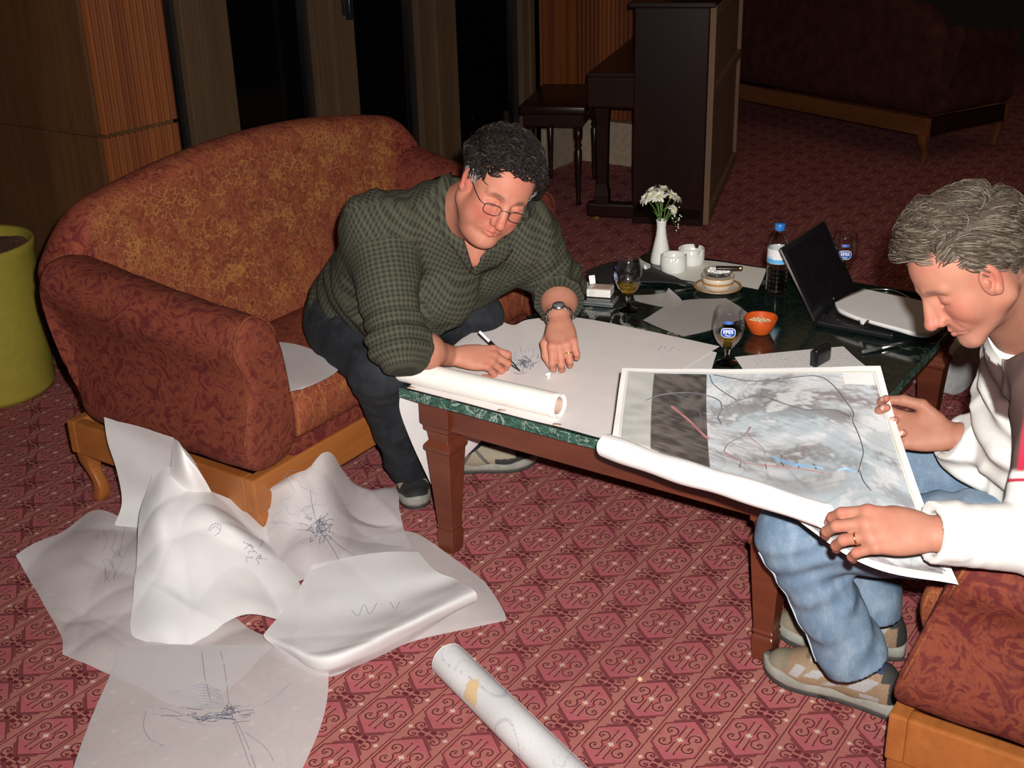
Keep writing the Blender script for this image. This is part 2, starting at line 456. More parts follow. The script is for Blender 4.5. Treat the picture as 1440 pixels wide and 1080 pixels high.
def fabric_sofa(name, gold=0.7, axis='yz'):
    m = M(name, (0.2, 0.04, 0.02), 0.8, 0.22)
    x, y, z = m.coord('Object')
    a, b = {'yz': (y, z), 'xy': (y, x), 'xz': (x, z)}[axis]
    n = m.noise(13, 5, 0.6, dist=2.6); n2 = m.noise(34, 4, 0.65, dist=1.8); n3 = m.noise(300, 2)
    # swirling marbled ground: rust leaves over dark maroon
    leaf = ((n - 0.5).abs() * 6.0).step(0.12, 0.75)
    c = m.mix(leaf, (0.225, 0.050, 0.026), (0.125, 0.017, 0.016))
    c = m.mix(n2.step(0.50, 0.68) * 0.6, c, (0.072, 0.010, 0.013))
    if gold > 0:
        # embroidered sprays: petals of gold stitching round scattered centres, in two sizes, and beaded ears
        tot = None
        for (per, k, ox, oy, rr) in ((0.25, 8, 0.0, 0.0, 0.100), (0.25, 6, 0.125, 0.125, 0.075), (0.125, 5, 0.06, 0.03, 0.04)):
            ga = ((a + ox) / per); gb = ((b + oy) / per)
            ua = (ga - ga.rnd()) * per + (n2 - 0.5) * 0.022; ub = (gb - gb.rnd()) * per + (n - 0.5) * 0.03
            r = (ua * ua + ub * ub).sqrt(); th = ub.atan2(ua)
            pet = ((th * (k / 2.0)).sin().abs() * rr)
            ln = 1 - ((r - pet).abs()).step(0.0010, 0.0026)
            ring = 1 - ((r - rr * 0.30 + (th * k).sin() * 0.004).abs()).step(0.001, 0.003)
            t = (ln.max(ring)) * (r.lt(rr * 1.05))
            tot = t if tot is None else tot.max(t)
        bead = m.voro(70, 'DISTANCE_TO_EDGE'); bz = (1 - bead.step(0.03, 0.16)) * m.noise(9, 2).step(0.56, 0.64)
        tot = tot.max(bz * 0.9)
        curl = 1 - ((m.noise(16, 2, 0.4, dist=3.0) - 0.5).abs()).step(0.004, 0.018); tot = tot.max(curl * 0.75)
        fade = m.noise(6, 4).step(0.15, 0.55)
        gm = m.attr('gold'); g = NX(m.nt, gm.outputs['Fac'])
        amt = tot * (n3.step(0.25, 0.6) * 0.4 + 0.6) * fade * g * gold
        c = m.mix(g * 0.30, c, (0.24, 0.075, 0.026))
        c = m.mix(amt * 0.75, c, (0.44, 0.22, 0.055))
    if gold < 0.5: c = m.mix(0.30, c, (0.03, 0.008, 0.006))
    m.col(c); m.bump(n3 + n2 * 1.2, 0.25, 0.002); MT[name] = m.m; return m.m

def skin(name, base, red):
    m = M(name, base, 0.58, 0.28, Subsurface_Weight=0.06)
    m.b.inputs['Subsurface Radius'].default_value = (0.012, 0.004, 0.002); m.b.inputs['Subsurface Scale'].default_value = 0.5
    n = m.noise(60, 4); n2 = m.noise(260, 3)
    t = m.attr('tint'); tx = m.nt.nodes.new('ShaderNodeSeparateXYZ'); m.nt.links.new(t.outputs['Vector'], tx.inputs[0])
    r, d, w = [NX(m.nt, o) for o in tx.outputs]       # redness, darkness (lashes, stubble), pale (nails)
    c = m.mix(n.step(0.35, 0.7) * 0.3, base, tuple(b * k for b, k in zip(base, (0.93, 0.8, 0.76))))
    c = m.mix(r, c, red); c = m.mix(d, c, (0.10, 0.055, 0.04)); c = m.mix(w, c, (0.72, 0.50, 0.43))
    n4 = m.noise(28, 3); c = m.mix(n4.step(0.45, 0.75) * 0.28, c, tuple(x * 0.9 for x in red)); m.col(c); m.bump(n2 + n * 0.8, 0.22, 0.0011); MT[name] = m.m; return m.m

def paper(name, col, alpha, trans=0.35, rough=0.55):
    m = M(name, col, rough, 0.35); nt = m.nt
    n = m.noise(22, 4); c = m.mix(n.step(0.3, 0.75), tuple(x * 0.965 for x in col), col); m.col(c)
    fib = m.noise(180, 3); m.bump(fib + n * 2, 0.05, 0.002)
    tr = nt.nodes.new('ShaderNodeBsdfTranslucent'); nt.links.new(c, tr.inputs[0])
    mx = nt.nodes.new('ShaderNodeMixShader'); mx.inputs[0].default_value = trans
    nt.links.new(m.b.outputs[0], mx.inputs[1]); nt.links.new(tr.outputs[0], mx.inputs[2])
    last = mx
    if alpha < 1:
        tp = nt.nodes.new('ShaderNodeBsdfTransparent'); m2 = nt.nodes.new('ShaderNodeMixShader'); m2.inputs[0].default_value = alpha
        nt.links.new(tp.outputs[0], m2.inputs[1]); nt.links.new(mx.outputs[0], m2.inputs[2]); last = m2
    nt.links.new(last.outputs[0], m.out.inputs[0]); MT[name] = m.m; return m.m
def glass(name, col=(1, 1, 1), ior=1.45, rough=0.0):
    m = M(name, col, rough, 0.5); m.b.inputs['Transmission Weight'].default_value = 1.0; m.b.inputs['IOR'].default_value = ior
    MT[name] = m.m; return m.m
def vcol(name, rough=0.6, spec=0.4, grain=300, amt=0.15, bumpd=0.0006, **kw):
    "colour from the vertex attribute 'col'"
    m = M(name, (1, 1, 1), rough, spec, **kw); a = m.attr('col'); n = m.noise(grain, 3)
    m.col(m.mix(n.step(0.3, 0.7) * amt, a.outputs['Vector'], (0.02, 0.02, 0.02))); m.bump(n, 0.25, bumpd); MT[name] = m.m; return m.m

_l = TOROOM @ (np.array([0.1127, 2.81085, 0]) - _A); CX0, CY0 = float(_l[0]), float(_l[1])
carpet(); marble()
wood('table_wood', (0.135, 0.034, 0.016), (0.085, 0.019, 0.010), 0.35, 7, (0.15, 1, 1))
wood('sofa_wood', (0.36, 0.125, 0.030), (0.26, 0.078, 0.018), 0.38, 6, (1, 0.12, 1))
wood('veneer', (0.115, 0.050, 0.018), (0.075, 0.030, 0.012), 0.5, 10, (1, 1, 0.05), fine=0.6)
wood('fluted_wood', (0.200, 0.058, 0.014), (0.105, 0.026, 0.008), 0.55, 14, (1, 1, 0.02), spec=0.12)
wood('frame_wood', (0.115, 0.068, 0.036), (0.085, 0.048, 0.026), 0.5, 10, (1, 1, 0.06), fine=0.5)
wood('piano_wood', (0.020, 0.006, 0.004), (0.012, 0.004, 0.003), 0.30, 5, (1, 1, 0.1), spec=0.3); wood('sofa_wood_shaded', (0.17, 0.058, 0.018), (0.11, 0.036, 0.012), 0.5, 6, (1, 0.12, 1), spec=0.25)
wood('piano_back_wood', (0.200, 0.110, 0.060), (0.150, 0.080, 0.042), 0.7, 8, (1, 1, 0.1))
fabric_sofa('sofa_fabric', 0.95, 'yz'); fabric_sofa('sofa_fabric_side', 0.35, 'xz'); fabric_sofa('sofa_fabric_seat', 0.6, 'xy'); plain('sofa_fabric_shaded', (0.045, 0.012, 0.009), 0.9, 0.2, 0.3, 12)
paper('tracing_paper', (0.80, 0.775, 0.785), 0.66, 0.18); paper('tracing_paper_heavy', (0.86, 0.85, 0.855), 0.86, 0.16); paper('tracing_paper_table', (0.93, 0.87, 0.85), 0.90, 0.03); paper('tissue', (0.60, 0.56, 0.55), 0.72, 0.1)
paper('white_paper', (0.88, 0.86, 0.855), 1.0, 0.06); paper('roll_paper', (0.84, 0.82, 0.77), 1.0, 0.05)
plain('ink', (0.035, 0.04, 0.075), 0.6); plain('ink_soft', (0.22, 0.22, 0.28), 0.7); plain('map_line', (0.085, 0.085, 0.10), 0.7)
plain('map_blue', (0.16, 0.28, 0.42), 0.7); plain('map_red', (0.30, 0.12, 0.12), 0.7)
plain('white_ceramic', (0.72, 0.72, 0.68), 0.18, 0.5, 0.03); plain('black_plastic', (0.010, 0.010, 0.012), 0.28)
plain('black_matte', (0.009, 0.009, 0.010), 0.75); plain('screen_glass', (0.012, 0.009, 0.011), 0.07)
plain('silver', (0.55, 0.56, 0.58), 0.28, 0.5, 0.05, Metallic=1.0); plain('gold_metal', (0.65, 0.45, 0.18), 0.25, 0.5, 0.05, Metallic=1.0)
plain('dark_metal', (0.07, 0.06, 0.055), 0.35, 0.5, 0.05, Metallic=0.8)
plain('orange_bowl', (0.55, 0.085, 0.015), 0.3); plain('nuts', (0.62, 0.42, 0.24), 0.6); plain('blue_cap', (0.03, 0.20, 0.62), 0.35)
plain('cream_ceramic', (0.66, 0.58, 0.47), 0.2, 0.5, 0.04); plain('tan_band', (0.42, 0.22, 0.08), 0.25); plain('ash', (0.80, 0.77, 0.75), 0.9, 0.2, 0.3, 120)
plain('pot_glaze', (0.33, 0.27, 0.040), 0.5, 0.35, 0.05); plain('soil', (0.15, 0.075, 0.05), 0.95, 0.1, 0.4, 90); plain('plinth_stone', (0.34, 0.27, 0.19), 0.6)
plain('petal', (0.78, 0.77, 0.66), 0.6); plain('flower_eye', (0.55, 0.50, 0.12), 0.7); plain('stem_green', (0.10, 0.19, 0.045), 0.5); plain('white_plastic', (0.62, 0.63, 0.64), 0.4)
plain('label_blue', (0.02, 0.09, 0.42), 0.4); plain('label_white', (0.80, 0.80, 0.80), 0.4); plain('label_red', (0.55, 0.10, 0.14), 0.4); plain('label_sky', (0.12, 0.42, 0.72), 0.4)
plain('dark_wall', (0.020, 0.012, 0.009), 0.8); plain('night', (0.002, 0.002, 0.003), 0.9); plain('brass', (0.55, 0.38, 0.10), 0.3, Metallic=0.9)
plain('rubber', (0.030, 0.032, 0.030), 0.75); plain('sole_grey', (0.24, 0.24, 0.21), 0.8); plain('lace', (0.42, 0.36, 0.27), 0.8); plain('tag_red', (0.55, 0.03, 0.05), 0.6)
plain('beer', (0.55, 0.34, 0.05), 0.05); MT['beer'].node_tree.nodes['Principled BSDF'].inputs['Transmission Weight'].default_value = 0.85
plain('pack_white', (0.66, 0.65, 0.61), 0.45); plain('pack_tan', (0.50, 0.36, 0.29), 0.5); plain('phone_grey', (0.12, 0.13, 0.14), 0.3); plain('folder_grey', (0.30, 0.28, 0.27), 0.6)
def thin(name, k, tint=(1, 1, 1)):
    m = M(name, (1, 1, 1), 0.02); nt = m.nt; t = nt.nodes.new('ShaderNodeBsdfTransparent'); t.inputs[0].default_value = (*tint, 1); g = nt.nodes.new('ShaderNodeBsdfGlossy'); g.inputs['Roughness'].default_value = 0.035
    lw = nt.nodes.new('ShaderNodeLayerWeight'); lw.inputs[0].default_value = 0.5; x = nt.nodes.new('ShaderNodeMixShader'); f_ = NX(nt, lw.outputs['Facing']); f = (f_ * f_ * f_ * 0.55 * k + 0.035).clamp()
    nt.links.new(f.s, x.inputs[0]); nt.links.new(t.outputs[0], x.inputs[1]); nt.links.new(g.outputs[0], x.inputs[2]); nt.links.new(x.outputs[0], m.out.inputs[0]); MT[name] = m.m
thin('thin_glass', 1.25, (0.97, 0.97, 0.97)); thin('thin_plastic', 1.2, (0.96, 0.97, 0.97))
glass('clear_glass', (1, 1, 1), 1.45); glass('clear_plastic', (1, 1, 1), 1.35); glass('lens_glass', (1, 1, 1), 1.1); plain('seam', (0.36, 0.43, 0.50), 0.8)
lc_ = M('lens_clear', (1, 1, 1), 0.03); t__ = lc_.nt.nodes.new('ShaderNodeBsdfTransparent'); g__ = lc_.nt.nodes.new('ShaderNodeBsdfGlossy'); g__.inputs['Roughness'].default_value = 0.03; x__ = lc_.nt.nodes.new('ShaderNodeMixShader'); x__.inputs[0].default_value = 0.06
lc_.nt.links.new(t__.outputs[0], x__.inputs[1]); lc_.nt.links.new(g__.outputs[0], x__.inputs[2]); lc_.nt.links.new(x__.outputs[0], lc_.out.inputs[0]); MT['lens_clear'] = lc_.m
g_ = M('window_glass', (0.004, 0.005, 0.006), 0.05, 0.5); g_.b.inputs['Transmission Weight'].default_value = 0.6; MT['window_glass'] = g_.m
skin('skin_a', (0.47, 0.225, 0.150), (0.44, 0.105, 0.075)); skin('skin_b', (0.315, 0.150, 0.098), (0.31, 0.082, 0.062))
vcol('hair_fibre', 0.55, 0.18, 500, 0.2, Anisotropic=0.0); vcol('shoe_leather', 0.7, 0.3, 260, 0.2); vcol('map_print', 0.5, 0.35, 420, 0.10, 0.0002); vcol('knit', 0.85, 0.2, 520, 0.12)
# ------------------------------------------------------------------ the room
def struct(o): o['kind'] = 'structure'; return o
mb = MB(); mb.add([(-2.3, -4, 0), (9, -4, 0), (9, 11, 0), (-2.3, 11, 0)], [[0, 1, 2, 3]])
struct(mb.build('floor', MT['carpet'], smooth=False))
WX, WY = -2.08, 4.305
def flutes(p0, p1, z0, z1, n, depth, out):
    "corrugated strip from p0 to p1 (xy), ridges standing out along 'out'"
    p0 = np.array(p0, float); p1 = np.array(p1, float); out = np.array(out, float); k = 6
    t = np.linspace(0, 1, n * k + 1); h = np.abs(np.sin(t * n * math.pi)) ** 0.6 * depth
    xy = p0 + (p1 - p0) * t[:, None] + out * h[:, None]
    V = np.vstack([np.c_[xy, np.full(len(t), z0)], np.c_[xy, np.full(len(t), z1)]]); m = len(t)
    return V, [[i, i + 1, m + i + 1, m + i] for i in range(m - 1)]
# corner pier: flat veneer on one face, flutes on the other, a groove at dado height
pier = MB().box((-2.375, 0.56, 1.4), (1.61, 0.30, 2.8)).build('wall_left', MT['veneer'], smooth=False); struct(pier)
for z0, z1 in ((0.12, 0.918), (0.932, 2.7)):
    MB().box((-2.405, 0.404, (z0 + z1) / 2), (1.62, 0.012, z1 - z0)).build('veneer_panel', MT['veneer'], pier, smooth=False)
for z0, z1 in ((0.12, 0.918), (0.932, 2.7)):
    V, F = flutes((-1.572, 0.398), (-1.572, 0.725), z0, z1, 12, 0.022, (1, 0)); MB().add(V, F).build('fluted_panel', MT['fluted_wood'], pier)
for i, (c, d) in enumerate((((-2.39, 0.393, 0.055), (1.66, 0.02, 0.11)), ((-1.557, 0.56, 0.055), (0.025, 0.33, 0.11)))):
    struct(MB().box(c, d, bevel=0.004).build('baseboard_left' if i == 0 else 'baseboard_pier', MT['plinth_stone'], smooth=False))
# window wall: five wooden posts, dark panes between them, an added night-dark sheet behind
posts = [(0.70, 0.74), (1.25, 1.505), (2.02, 2.295), (2.78, 3.10), (3.72, 3.90)]
for i in range(4):
    y0, y1 = posts[i][1], posts[i + 1][0]
    w = empty('window_%d' % (i + 1), (WX, (y0 + y1) / 2, 0)); struct(w)
    a, b = (y0 - (y0 + y1) / 2), (y1 - (y0 + y1) / 2)
    MB().box((-0.06, 0, 1.4), (0.012, b - a + 0.06, 2.6)).build('pane', MT['window_glass'], w, smooth=False)
    MB().box((-0.02, 0, 0.14), (0.07, b - a, 0.28), bevel=0.004).build('sill', MT['frame_wood'], w, smooth=False)
    for s in (a + 0.014, b - 0.014): MB().box((-0.050, s, 1.45), (0.040, 0.022, 2.4), bevel=0.004).build('sash', MT['dark_metal'], w, smooth=False)
    if i == 2:
        h = MB().box((0.016, a - 0.07, 1.20), (0.02, 0.035, 0.20), bevel=0.006).box((0.036, a - 0.07, 1.14), (0.03, 0.022, 0.12), bevel=0.006)
        h.build('handle', MT['black_plastic'], w)
for i, (y0, y1) in enumerate(posts):
    o = MB().box((WX - 0.045, (y0 + y1) / 2, 1.4), (0.09, y1 - y0, 2.8), bevel=0.004).box((WX + 0.004, y0 + 0.45 * (y1 - y0), 1.4), (0.018, 0.03, 2.8), bevel=0.003)
    struct(o.build('trim_%d' % (i + 1), MT['frame_wood'], smooth=False))
struct(MB().box((-3.6, 2.5, 1.4), (0.05, 9, 6)).build('night_sheet', MT['night'], smooth=False))  # added near-black sheet keeping the world's ambient out of the panes
# fluted corner beyond the last window, over a tall pale plinth
wb = MB().box((WX + 0.20, WY + 0.10, 1.4), (0.78, 0.16, 2.8)).box((WX - 0.08, 4.1, 1.4), (0.16, 0.5, 2.8)).build('wall_back', MT['veneer'], smooth=False); struct(wb)
V, F = flutes((WX + 0.002, 3.90), (WX + 0.002, WY), 0.27, 1.02, 15, 0.012, (1, 0)); MB().add(V, F).build('fluted_panel', MT['fluted_wood'], wb)
V, F = flutes((WX, WY + 0.015), (WX + 0.58, WY + 0.015), 0.27, 1.02, 20, 0.012, (0, -1)); MB().add(V, F).build('fluted_panel', MT['fluted_wood'], wb)
V, F = flutes((WX, WY + 0.015), (WX + 0.58, WY + 0.015), 1.035, 2.7, 20, 0.012, (0, -1)); MB().add(V, F).build('fluted_panel', MT['fluted_wood'], wb)
struct(MB().box((WX + 0.29, WY - 0.012, 0.13), (0.62, 0.05, 0.26), bevel=0.006).box((WX + 0.005, 4.10, 0.13), (0.05, 0.40, 0.26), bevel=0.006).build('baseboard_back', MT['plinth_stone'], smooth=False))
struct(MB().box((3.2, 9.6, 1.4), (12, 0.1, 2.8)).build('wall_far', MT['dark_wall'], smooth=False))
struct(MB().box((-2.14, 6.9, 1.4), (0.1, 5.4, 2.8)).build('wall_side', MT['dark_wall'], smooth=False))
struct(MB().box((3.3, 3.5, 2.83), (12, 15, 0.06)).build('ceiling', MT['dark_wall'], smooth=False))

# ------------------------------------------------------------------ settees (local: front plane x=0 looking +x, length along y)
LS = 1.50
def settee(name, loc, rz, label, group, L=LS, rake=0.0, fabrics=None, woods=None):
    root = empty(name, loc, rz, label, 'sofa', group)
    fab, side, seat = fabrics or (MT['sofa_fabric'], MT['sofa_fabric_side'], MT['sofa_fabric_seat']); wd, wd_side = woods or (MT['sofa_wood'], MT['sofa_wood'])
    # wooden base: front rail, back rail, two side rails, four scrolled legs
    MB().box((-0.018, L / 2, 0.217), (0.036, L, 0.105), bevel=0.006).build('front_rail', wd, root, smooth=False)
    MB().box((-0.742, L / 2, 0.217), (0.036, L, 0.105), bevel=0.006).build('back_rail', wd, root, smooth=False)
    for y in (0.018, L - 0.018): MB().box((-0.38, y, 0.217), (0.69, 0.036, 0.105), bevel=0.006).build('side_rail', wd_side, root, smooth=False)
    for (x, y, sx) in ((-0.04, 0.04, 1), (-0.04, L - 0.04, 1), (-0.72, 0.04, -1), (-0.72, L - 0.04, -1)):
        zz = np.linspace(0.17, 0, 9); off = 0.016 * np.sin((0.17 - zz) / 0.17 * 2 * math.pi) * sx; hw = 0.026 - 0.010 * (0.17 - zz) / 0.17 + 0.004 * np.cos((0.17 - zz) / 0.17 * 6.28)
        rings = [[(x + o - h, y - h, z), (x + o + h, y - h, z), (x + o + h, y + h, z), (x + o - h, y + h, z)] for z, o, h in zip(zz, off, hw)]
        lg = MB().loft([np.array(r) for r in rings]).build('leg', wd, root); bev(lg, 0.005)
    # arched back with a rolled top
    ys = np.linspace(-0.035, L + 0.115, 61); rings = []; gold = []
    for y in ys:
        q = abs(y - 0.04 - L / 2) / (L / 2 + 0.075)
        z = 0.985 - 0.115 * q ** 2
        if q > 0.80: z -= 0.13 * min(1.0, (q - 0.80) / 0.20) ** 1.7
        e = max(0.0, (q - 0.85) / 0.15)
        prof = [(-0.50, 0.30), (-0.535, 0.45), (-0.575, 0.60), (-0.600, z - 0.16), (-0.612, z - 0.10), (-0.606, z - 0.06), (-0.612, z - 0.025), (-0.64, z - 0.004), (-0.68, z + 0.004), (-0.72, z - 0.008), (-0.75, z - 0.035), (-0.762, z - 0.08), (-0.758, z - 0.2), (-0.757, 0.45), (-0.757, 0.265), (-0.60, 0.265)]
        rings.append(np.array([(a, y if b > 0.66 else min(max(y, 0.05), L - 0.05), b) for a, b in prof]))
        g = [0.0] * 16 if (y < 0.09 or y > L - 0.09) else [0.5, 0.8, 1, 1, 1, 0.9, 0.55, 0.35, 0.25, 0.15, 0, 0, 0, 0, 0, 0]; gold += g
    bk = MB().loft(rings).build('backrest', fab, root, attrs={'gold': gold}); sub(bk, 1)
    # rolled arms
    pf = [(-0.005, 0.268), (-0.022, 0.36), (0.012, 0.47), (0.030, 0.545), (0.006, 0.60), (-0.002, 0.645), (0.016, 0.69), (0.06, 0.715), (0.110, 0.70), (0.150, 0.65), (0.165, 0.55), (0.175, 0.40), (0.180, 0.268)]
    for sgn in (0, 1):
        rings = []
        for i, t in enumerate(np.linspace(0, 1, 14)):
            x = 0.004 - 0.66 * t; r = []
            for (y, z) in pf:
                k = max(0.0, min(1.0, (z - 0.45) / 0.15))
                yy = y - (0.012 + 0.085 * t) * k * (1.0 if y < 0.1 else 0.45); zz = z + (0.095 * t ** 1.3) * k + 0.004 * math.sin(i * 2.1 + y * 40)
                r.append((x, yy if sgn == 0 else L - yy, zz))
            r = np.array(r); r[:, 0] -= rake * np.clip((r[:, 2] - 0.265) / 0.35, 0, 1.2) * (1 - t); r[:, 2] -= rake * 0.75 * np.clip((r[:, 2] - 0.4) / 0.3, 0, 1)
            if sgn: r = r[::-1]
            if i == 0:
                c = r.mean(0); rr = c + (r - c) * 0.86; rr[:, 0] += 0.012; rings.append(rr)
            rings.append(r)
        arm = MB().loft(rings)
        n = len(arm.v[0]); gl = [0.35 if v[0] > -0.02 else 0.0 for v in arm.v[0]]
        a = arm.build('armrest', side, root, attrs={'gold': gl}); sub(a, 2)
        # stitched trim down the front edge of the arm
        p = np.array([(0.006 - rake * min(1.2, max(0, (z - 0.265) / 0.35)), (y - 0.012 * max(0, min(1, (z - 0.45) / 0.15))) if sgn == 0 else L - (y - 0.012 * max(0, min(1, (z - 0.45) / 0.15))), z - rake * 0.75 * max(0, min(1, (z - 0.4) / 0.3))) for y, z in pf])
        p = p[1:-1]; pc_ = p.mean(0); p = pc_ + (p - pc_) * np.array((1, 0.93, 0.965)); p[:, 0] -= 0.004
        MB().tube(spline(p, 60), 0.0042, 6).build('trim', side, a, attrs={'gold': np.full(360, 1.0)})
    # seat and the fabric border under it
    y0, y1 = 0.175, L - 0.175; F_ = [(-0.55, 0.30), (-0.55, 0.445), (-0.30, 0.462), (-0.06, 0.465), (-0.005, 0.452), (0.022, 0.415), (0.020, 0.36), (0.006, 0.322), (-0.02, 0.305)]
    rings = []; 
    for y in np.linspace(y0, y1, 24):
        e = 0.02 * max(0, 1 - min(y - y0, y1 - y) / 0.05)
        rings.append(np.array([(a, y, b - (e if b > 0.4 else 0)) for a, b in F_]))
    s_ = MB().loft(rings).build('seat_cushion', seat, root, attrs={'gold': np.tile([0, 0.2, 0.5, 0.7, 1, 1, 0.9, 0.6, 0.3], 24)}); sub(s_, 2)
    MB().box((-0.30, L / 2, 0.285), (0.585, y1 - y0 + 0.02, 0.05), bevel=0.01).build('seat_border', side, root, attrs=None)
    return root
def bev(o, w, seg=2):
    m = o.modifiers.new('bevel', 'BEVEL'); m.width = w; m.segments = seg; m.limit_method = 'ANGLE'; m.harden_normals = False
def sub(o, n):
    m = o.modifiers.new('smooth', 'SUBSURF'); m.levels = n; m.render_levels = n
DK = (MT['sofa_fabric_shaded'],) * 3; DW = (MT['sofa_wood_shaded'], MT['piano_wood'])  # far settees: dim light painted in as darker fabric and wood
S1 = (-0.287, -0.272)
settee('settee', (S1[0], S1[1], 0), math.radians(0.6), 'rust red brocade settee with gold sprays, the man in the green shirt sitting on it', 'brocade settees of the lounge')
settee('settee', (1.41, -0.315 + LS, 0), math.pi, 'rust brown settee cut by the right edge, under the man with the map', 'brocade settees of the lounge', rake=0.085)
settee('settee', (0.14, 5.84, 0), math.radians(67), 'settee seen from behind, coloured dark for the unlit back of the room, wooden rail below', 'brocade settees of the lounge', 1.80, fabrics=DK, woods=DW)
settee('settee', (1.75, 5.75, 0), math.radians(160), 'settee coloured dark as if lost in shadow at the top right corner', 'brocade settees of the lounge', 1.1, fabrics=DK, woods=DW)

# ------------------------------------------------------------------ coffee table
TW, TD, TZ = 1.09, 1.39, 0.50
tb = empty('coffee_table', (0, 0, 0), 0, 'low mahogany coffee table with a dark green marble top, covered in papers and glasses', 'table')
top = MB().box((TW / 2, TD / 2, TZ - 0.014), (TW, TD, 0.028), bevel=0.003).build('marble_top', MT['green_marble'], tb, smooth=False)
top.data.materials.append(MT['marble_edge'])
for p in top.data.polygons:
    if abs(p.normal.z) < 0.5: p.material_index = 1
for c, d in (((TW / 2, 0.062, 0.4245), (TW - 0.14, 0.024, 0.085)), ((TW / 2, TD - 0.062, 0.4245), (TW - 0.14, 0.024, 0.085)), ((0.062, TD / 2, 0.4245), (0.024, TD - 0.14, 0.085)), ((TW - 0.062, TD / 2, 0.4245), (0.024, TD - 0.14, 0.085))):
    MB().box(c, d, bevel=0.003).build('apron', MT['table_wood'], tb, smooth=False)
MB().box((TW / 2, TD / 2, 0.4685), (TW - 0.06, TD - 0.06, 0.012), bevel=0.004).build('moulding', MT['table_wood'], tb, smooth=False)
legp = [(0.463, 0.047), (0.395, 0.047), (0.390, 0.041), (0.376, 0.041), (0.371, 0.034), (0.345, 0.031), (0.338, 0.036), (0.330, 0.043), (0.318, 0.043), (0.312, 0.038), (0.085, 0.024), (0.078, 0.027), (0.070, 0.0225), (0.062, 0.027), (0.012, 0.025), (0.0, 0.024)]
for (x, y) in ((0.082, 0.082), (TW - 0.082, 0.082), (0.082, TD - 0.082), (TW - 0.082, TD - 0.082)):
    lg = MB().loft([np.array([(x - h, y - h, z), (x + h, y - h, z), (x + h, y + h, z), (x - h, y + h, z)]) for z, h in legp][::-1]).build('leg', MT['table_wood'], tb, smooth=False); bev(lg, 0.0025)

# ------------------------------------------------------------------ upright piano, seen from its end, and its stool
pz = math.atan2(4.668 - 3.286, -1.18 + 0.703)                    # along the piano's length
pn = empty('upright_piano', (-0.703, 3.286, 0), pz, 'dark upright piano seen from its end, keyboard to the left', 'piano')
# local: x along the length (away), y towards the keyboard side
PWD, PH = 1.46, 1.10
MB().box((0.02, 0.19, PH / 2 - 0.01), (0.045, 0.36, PH - 0.03), bevel=0.006).build('end_panel', MT['piano_wood'], pn, smooth=False)
MB().box((PWD - 0.02, 0.19, PH / 2 - 0.01), (0.045, 0.36, PH - 0.03), bevel=0.006).build('end_panel', MT['piano_wood'], pn, smooth=False)
MB().box((PWD / 2, 0.34, 0.60), (PWD - 0.08, 0.03, 0.94), bevel=0.004).build('front_panel', MT['piano_wood'], pn, smooth=False)
MB().box((PWD / 2, 0.19, PH - 0.012), (PWD + 0.03, 0.42, 0.026), bevel=0.006).build('lid', MT['piano_wood'], pn, smooth=False)
MB().box((PWD / 2, 0.47, 0.665), (PWD - 0.02, 0.28, 0.15), bevel=0.008).build('keybed', MT['piano_wood'], pn, smooth=False)
MB().box((PWD / 2, 0.455, 0.752), (PWD, 0.30, 0.022), bevel=0.006).build('fallboard', MT['piano_wood'], pn, smooth=False)
for x in (0.035, PWD - 0.035):
    MB().loft([np.array([(x - h, 0.53 - h, z), (x + h, 0.53 - h, z), (x + h, 0.53 + h, z), (x - h, 0.53 + h, z)]) for z, h in ((0.09, 0.036), (0.14, 0.034), (0.2, 0.026), (0.5, 0.030), (0.59, 0.036))]).build('leg', MT['piano_wood'], pn, smooth=False)
    MB().box((x, 0.31, 0.065), (0.075, 0.60, 0.075), bevel=0.012).build('toe_block', MT['piano_wood'], pn, smooth=False)
    ca = MB().lathe([(0.004, -0.016), (0.018, -0.016), (0.022, -0.008), (0.022, 0.008), (0.018, 0.016), (0.004, 0.016)], (x, 0.565, 0.022), 16, M=[[0, 0, 1], [0, 1, 0], [1, 0, 0]]).build('caster', MT['brass'], pn)
# back: frame and two cloth-brown boards with a cross rail between
for c, d in (((0.022, -0.008, PH / 2), (0.05, 0.03, PH - 0.03)), ((PWD - 0.022, -0.008, PH / 2), (0.05, 0.03, PH - 0.03)), ((PWD / 2, -0.008, 0.045), (PWD - 0.09, 0.03, 0.06)), ((PWD / 2, -0.008, 0.66), (PWD - 0.09, 0.03, 0.05)), ((PWD / 2, -0.008, PH - 0.05), (PWD - 0.09, 0.03, 0.06))):
    MB().box(c, d, bevel=0.003).build('back_frame', MT['piano_back_wood'], pn, smooth=False)
for z0, z1 in ((0.07, 0.64), (0.68, 1.03)): MB().box((PWD / 2, 0.004, (z0 + z1) / 2), (PWD - 0.10, 0.012, z1 - z0)).build('back_board', MT['piano_back_wood'], pn, smooth=False)
st = empty('piano_stool', (-1.462, 3.342, 0), math.radians(112), 'dark wooden piano stool with turned legs, left of the piano', 'stool')
SL, SWD = 0.62, 0.30
MB().box((SL / 2, SWD / 2, 0.52), (SL + 0.06, SWD + 0.06, 0.055), bevel=0.014).build('seat', MT['piano_wood'], st)
MB().box((SL / 2, SWD / 2, 0.462), (SL + 0.02, SWD + 0.02, 0.06), bevel=0.003).build('apron', MT['piano_wood'], st, smooth=False)
for x in (0.02, SL - 0.02):
    for y in (0.02, SWD - 0.02):
        MB().lathe([(0.010, 0), (0.015, 0.012), (0.012, 0.03), (0.017, 0.20), (0.021, 0.30), (0.013, 0.315), (0.021, 0.33), (0.014, 0.345), (0.023, 0.37), (0.024, 0.435)], (x, y, 0), 16).build('leg', MT['piano_wood'], st)

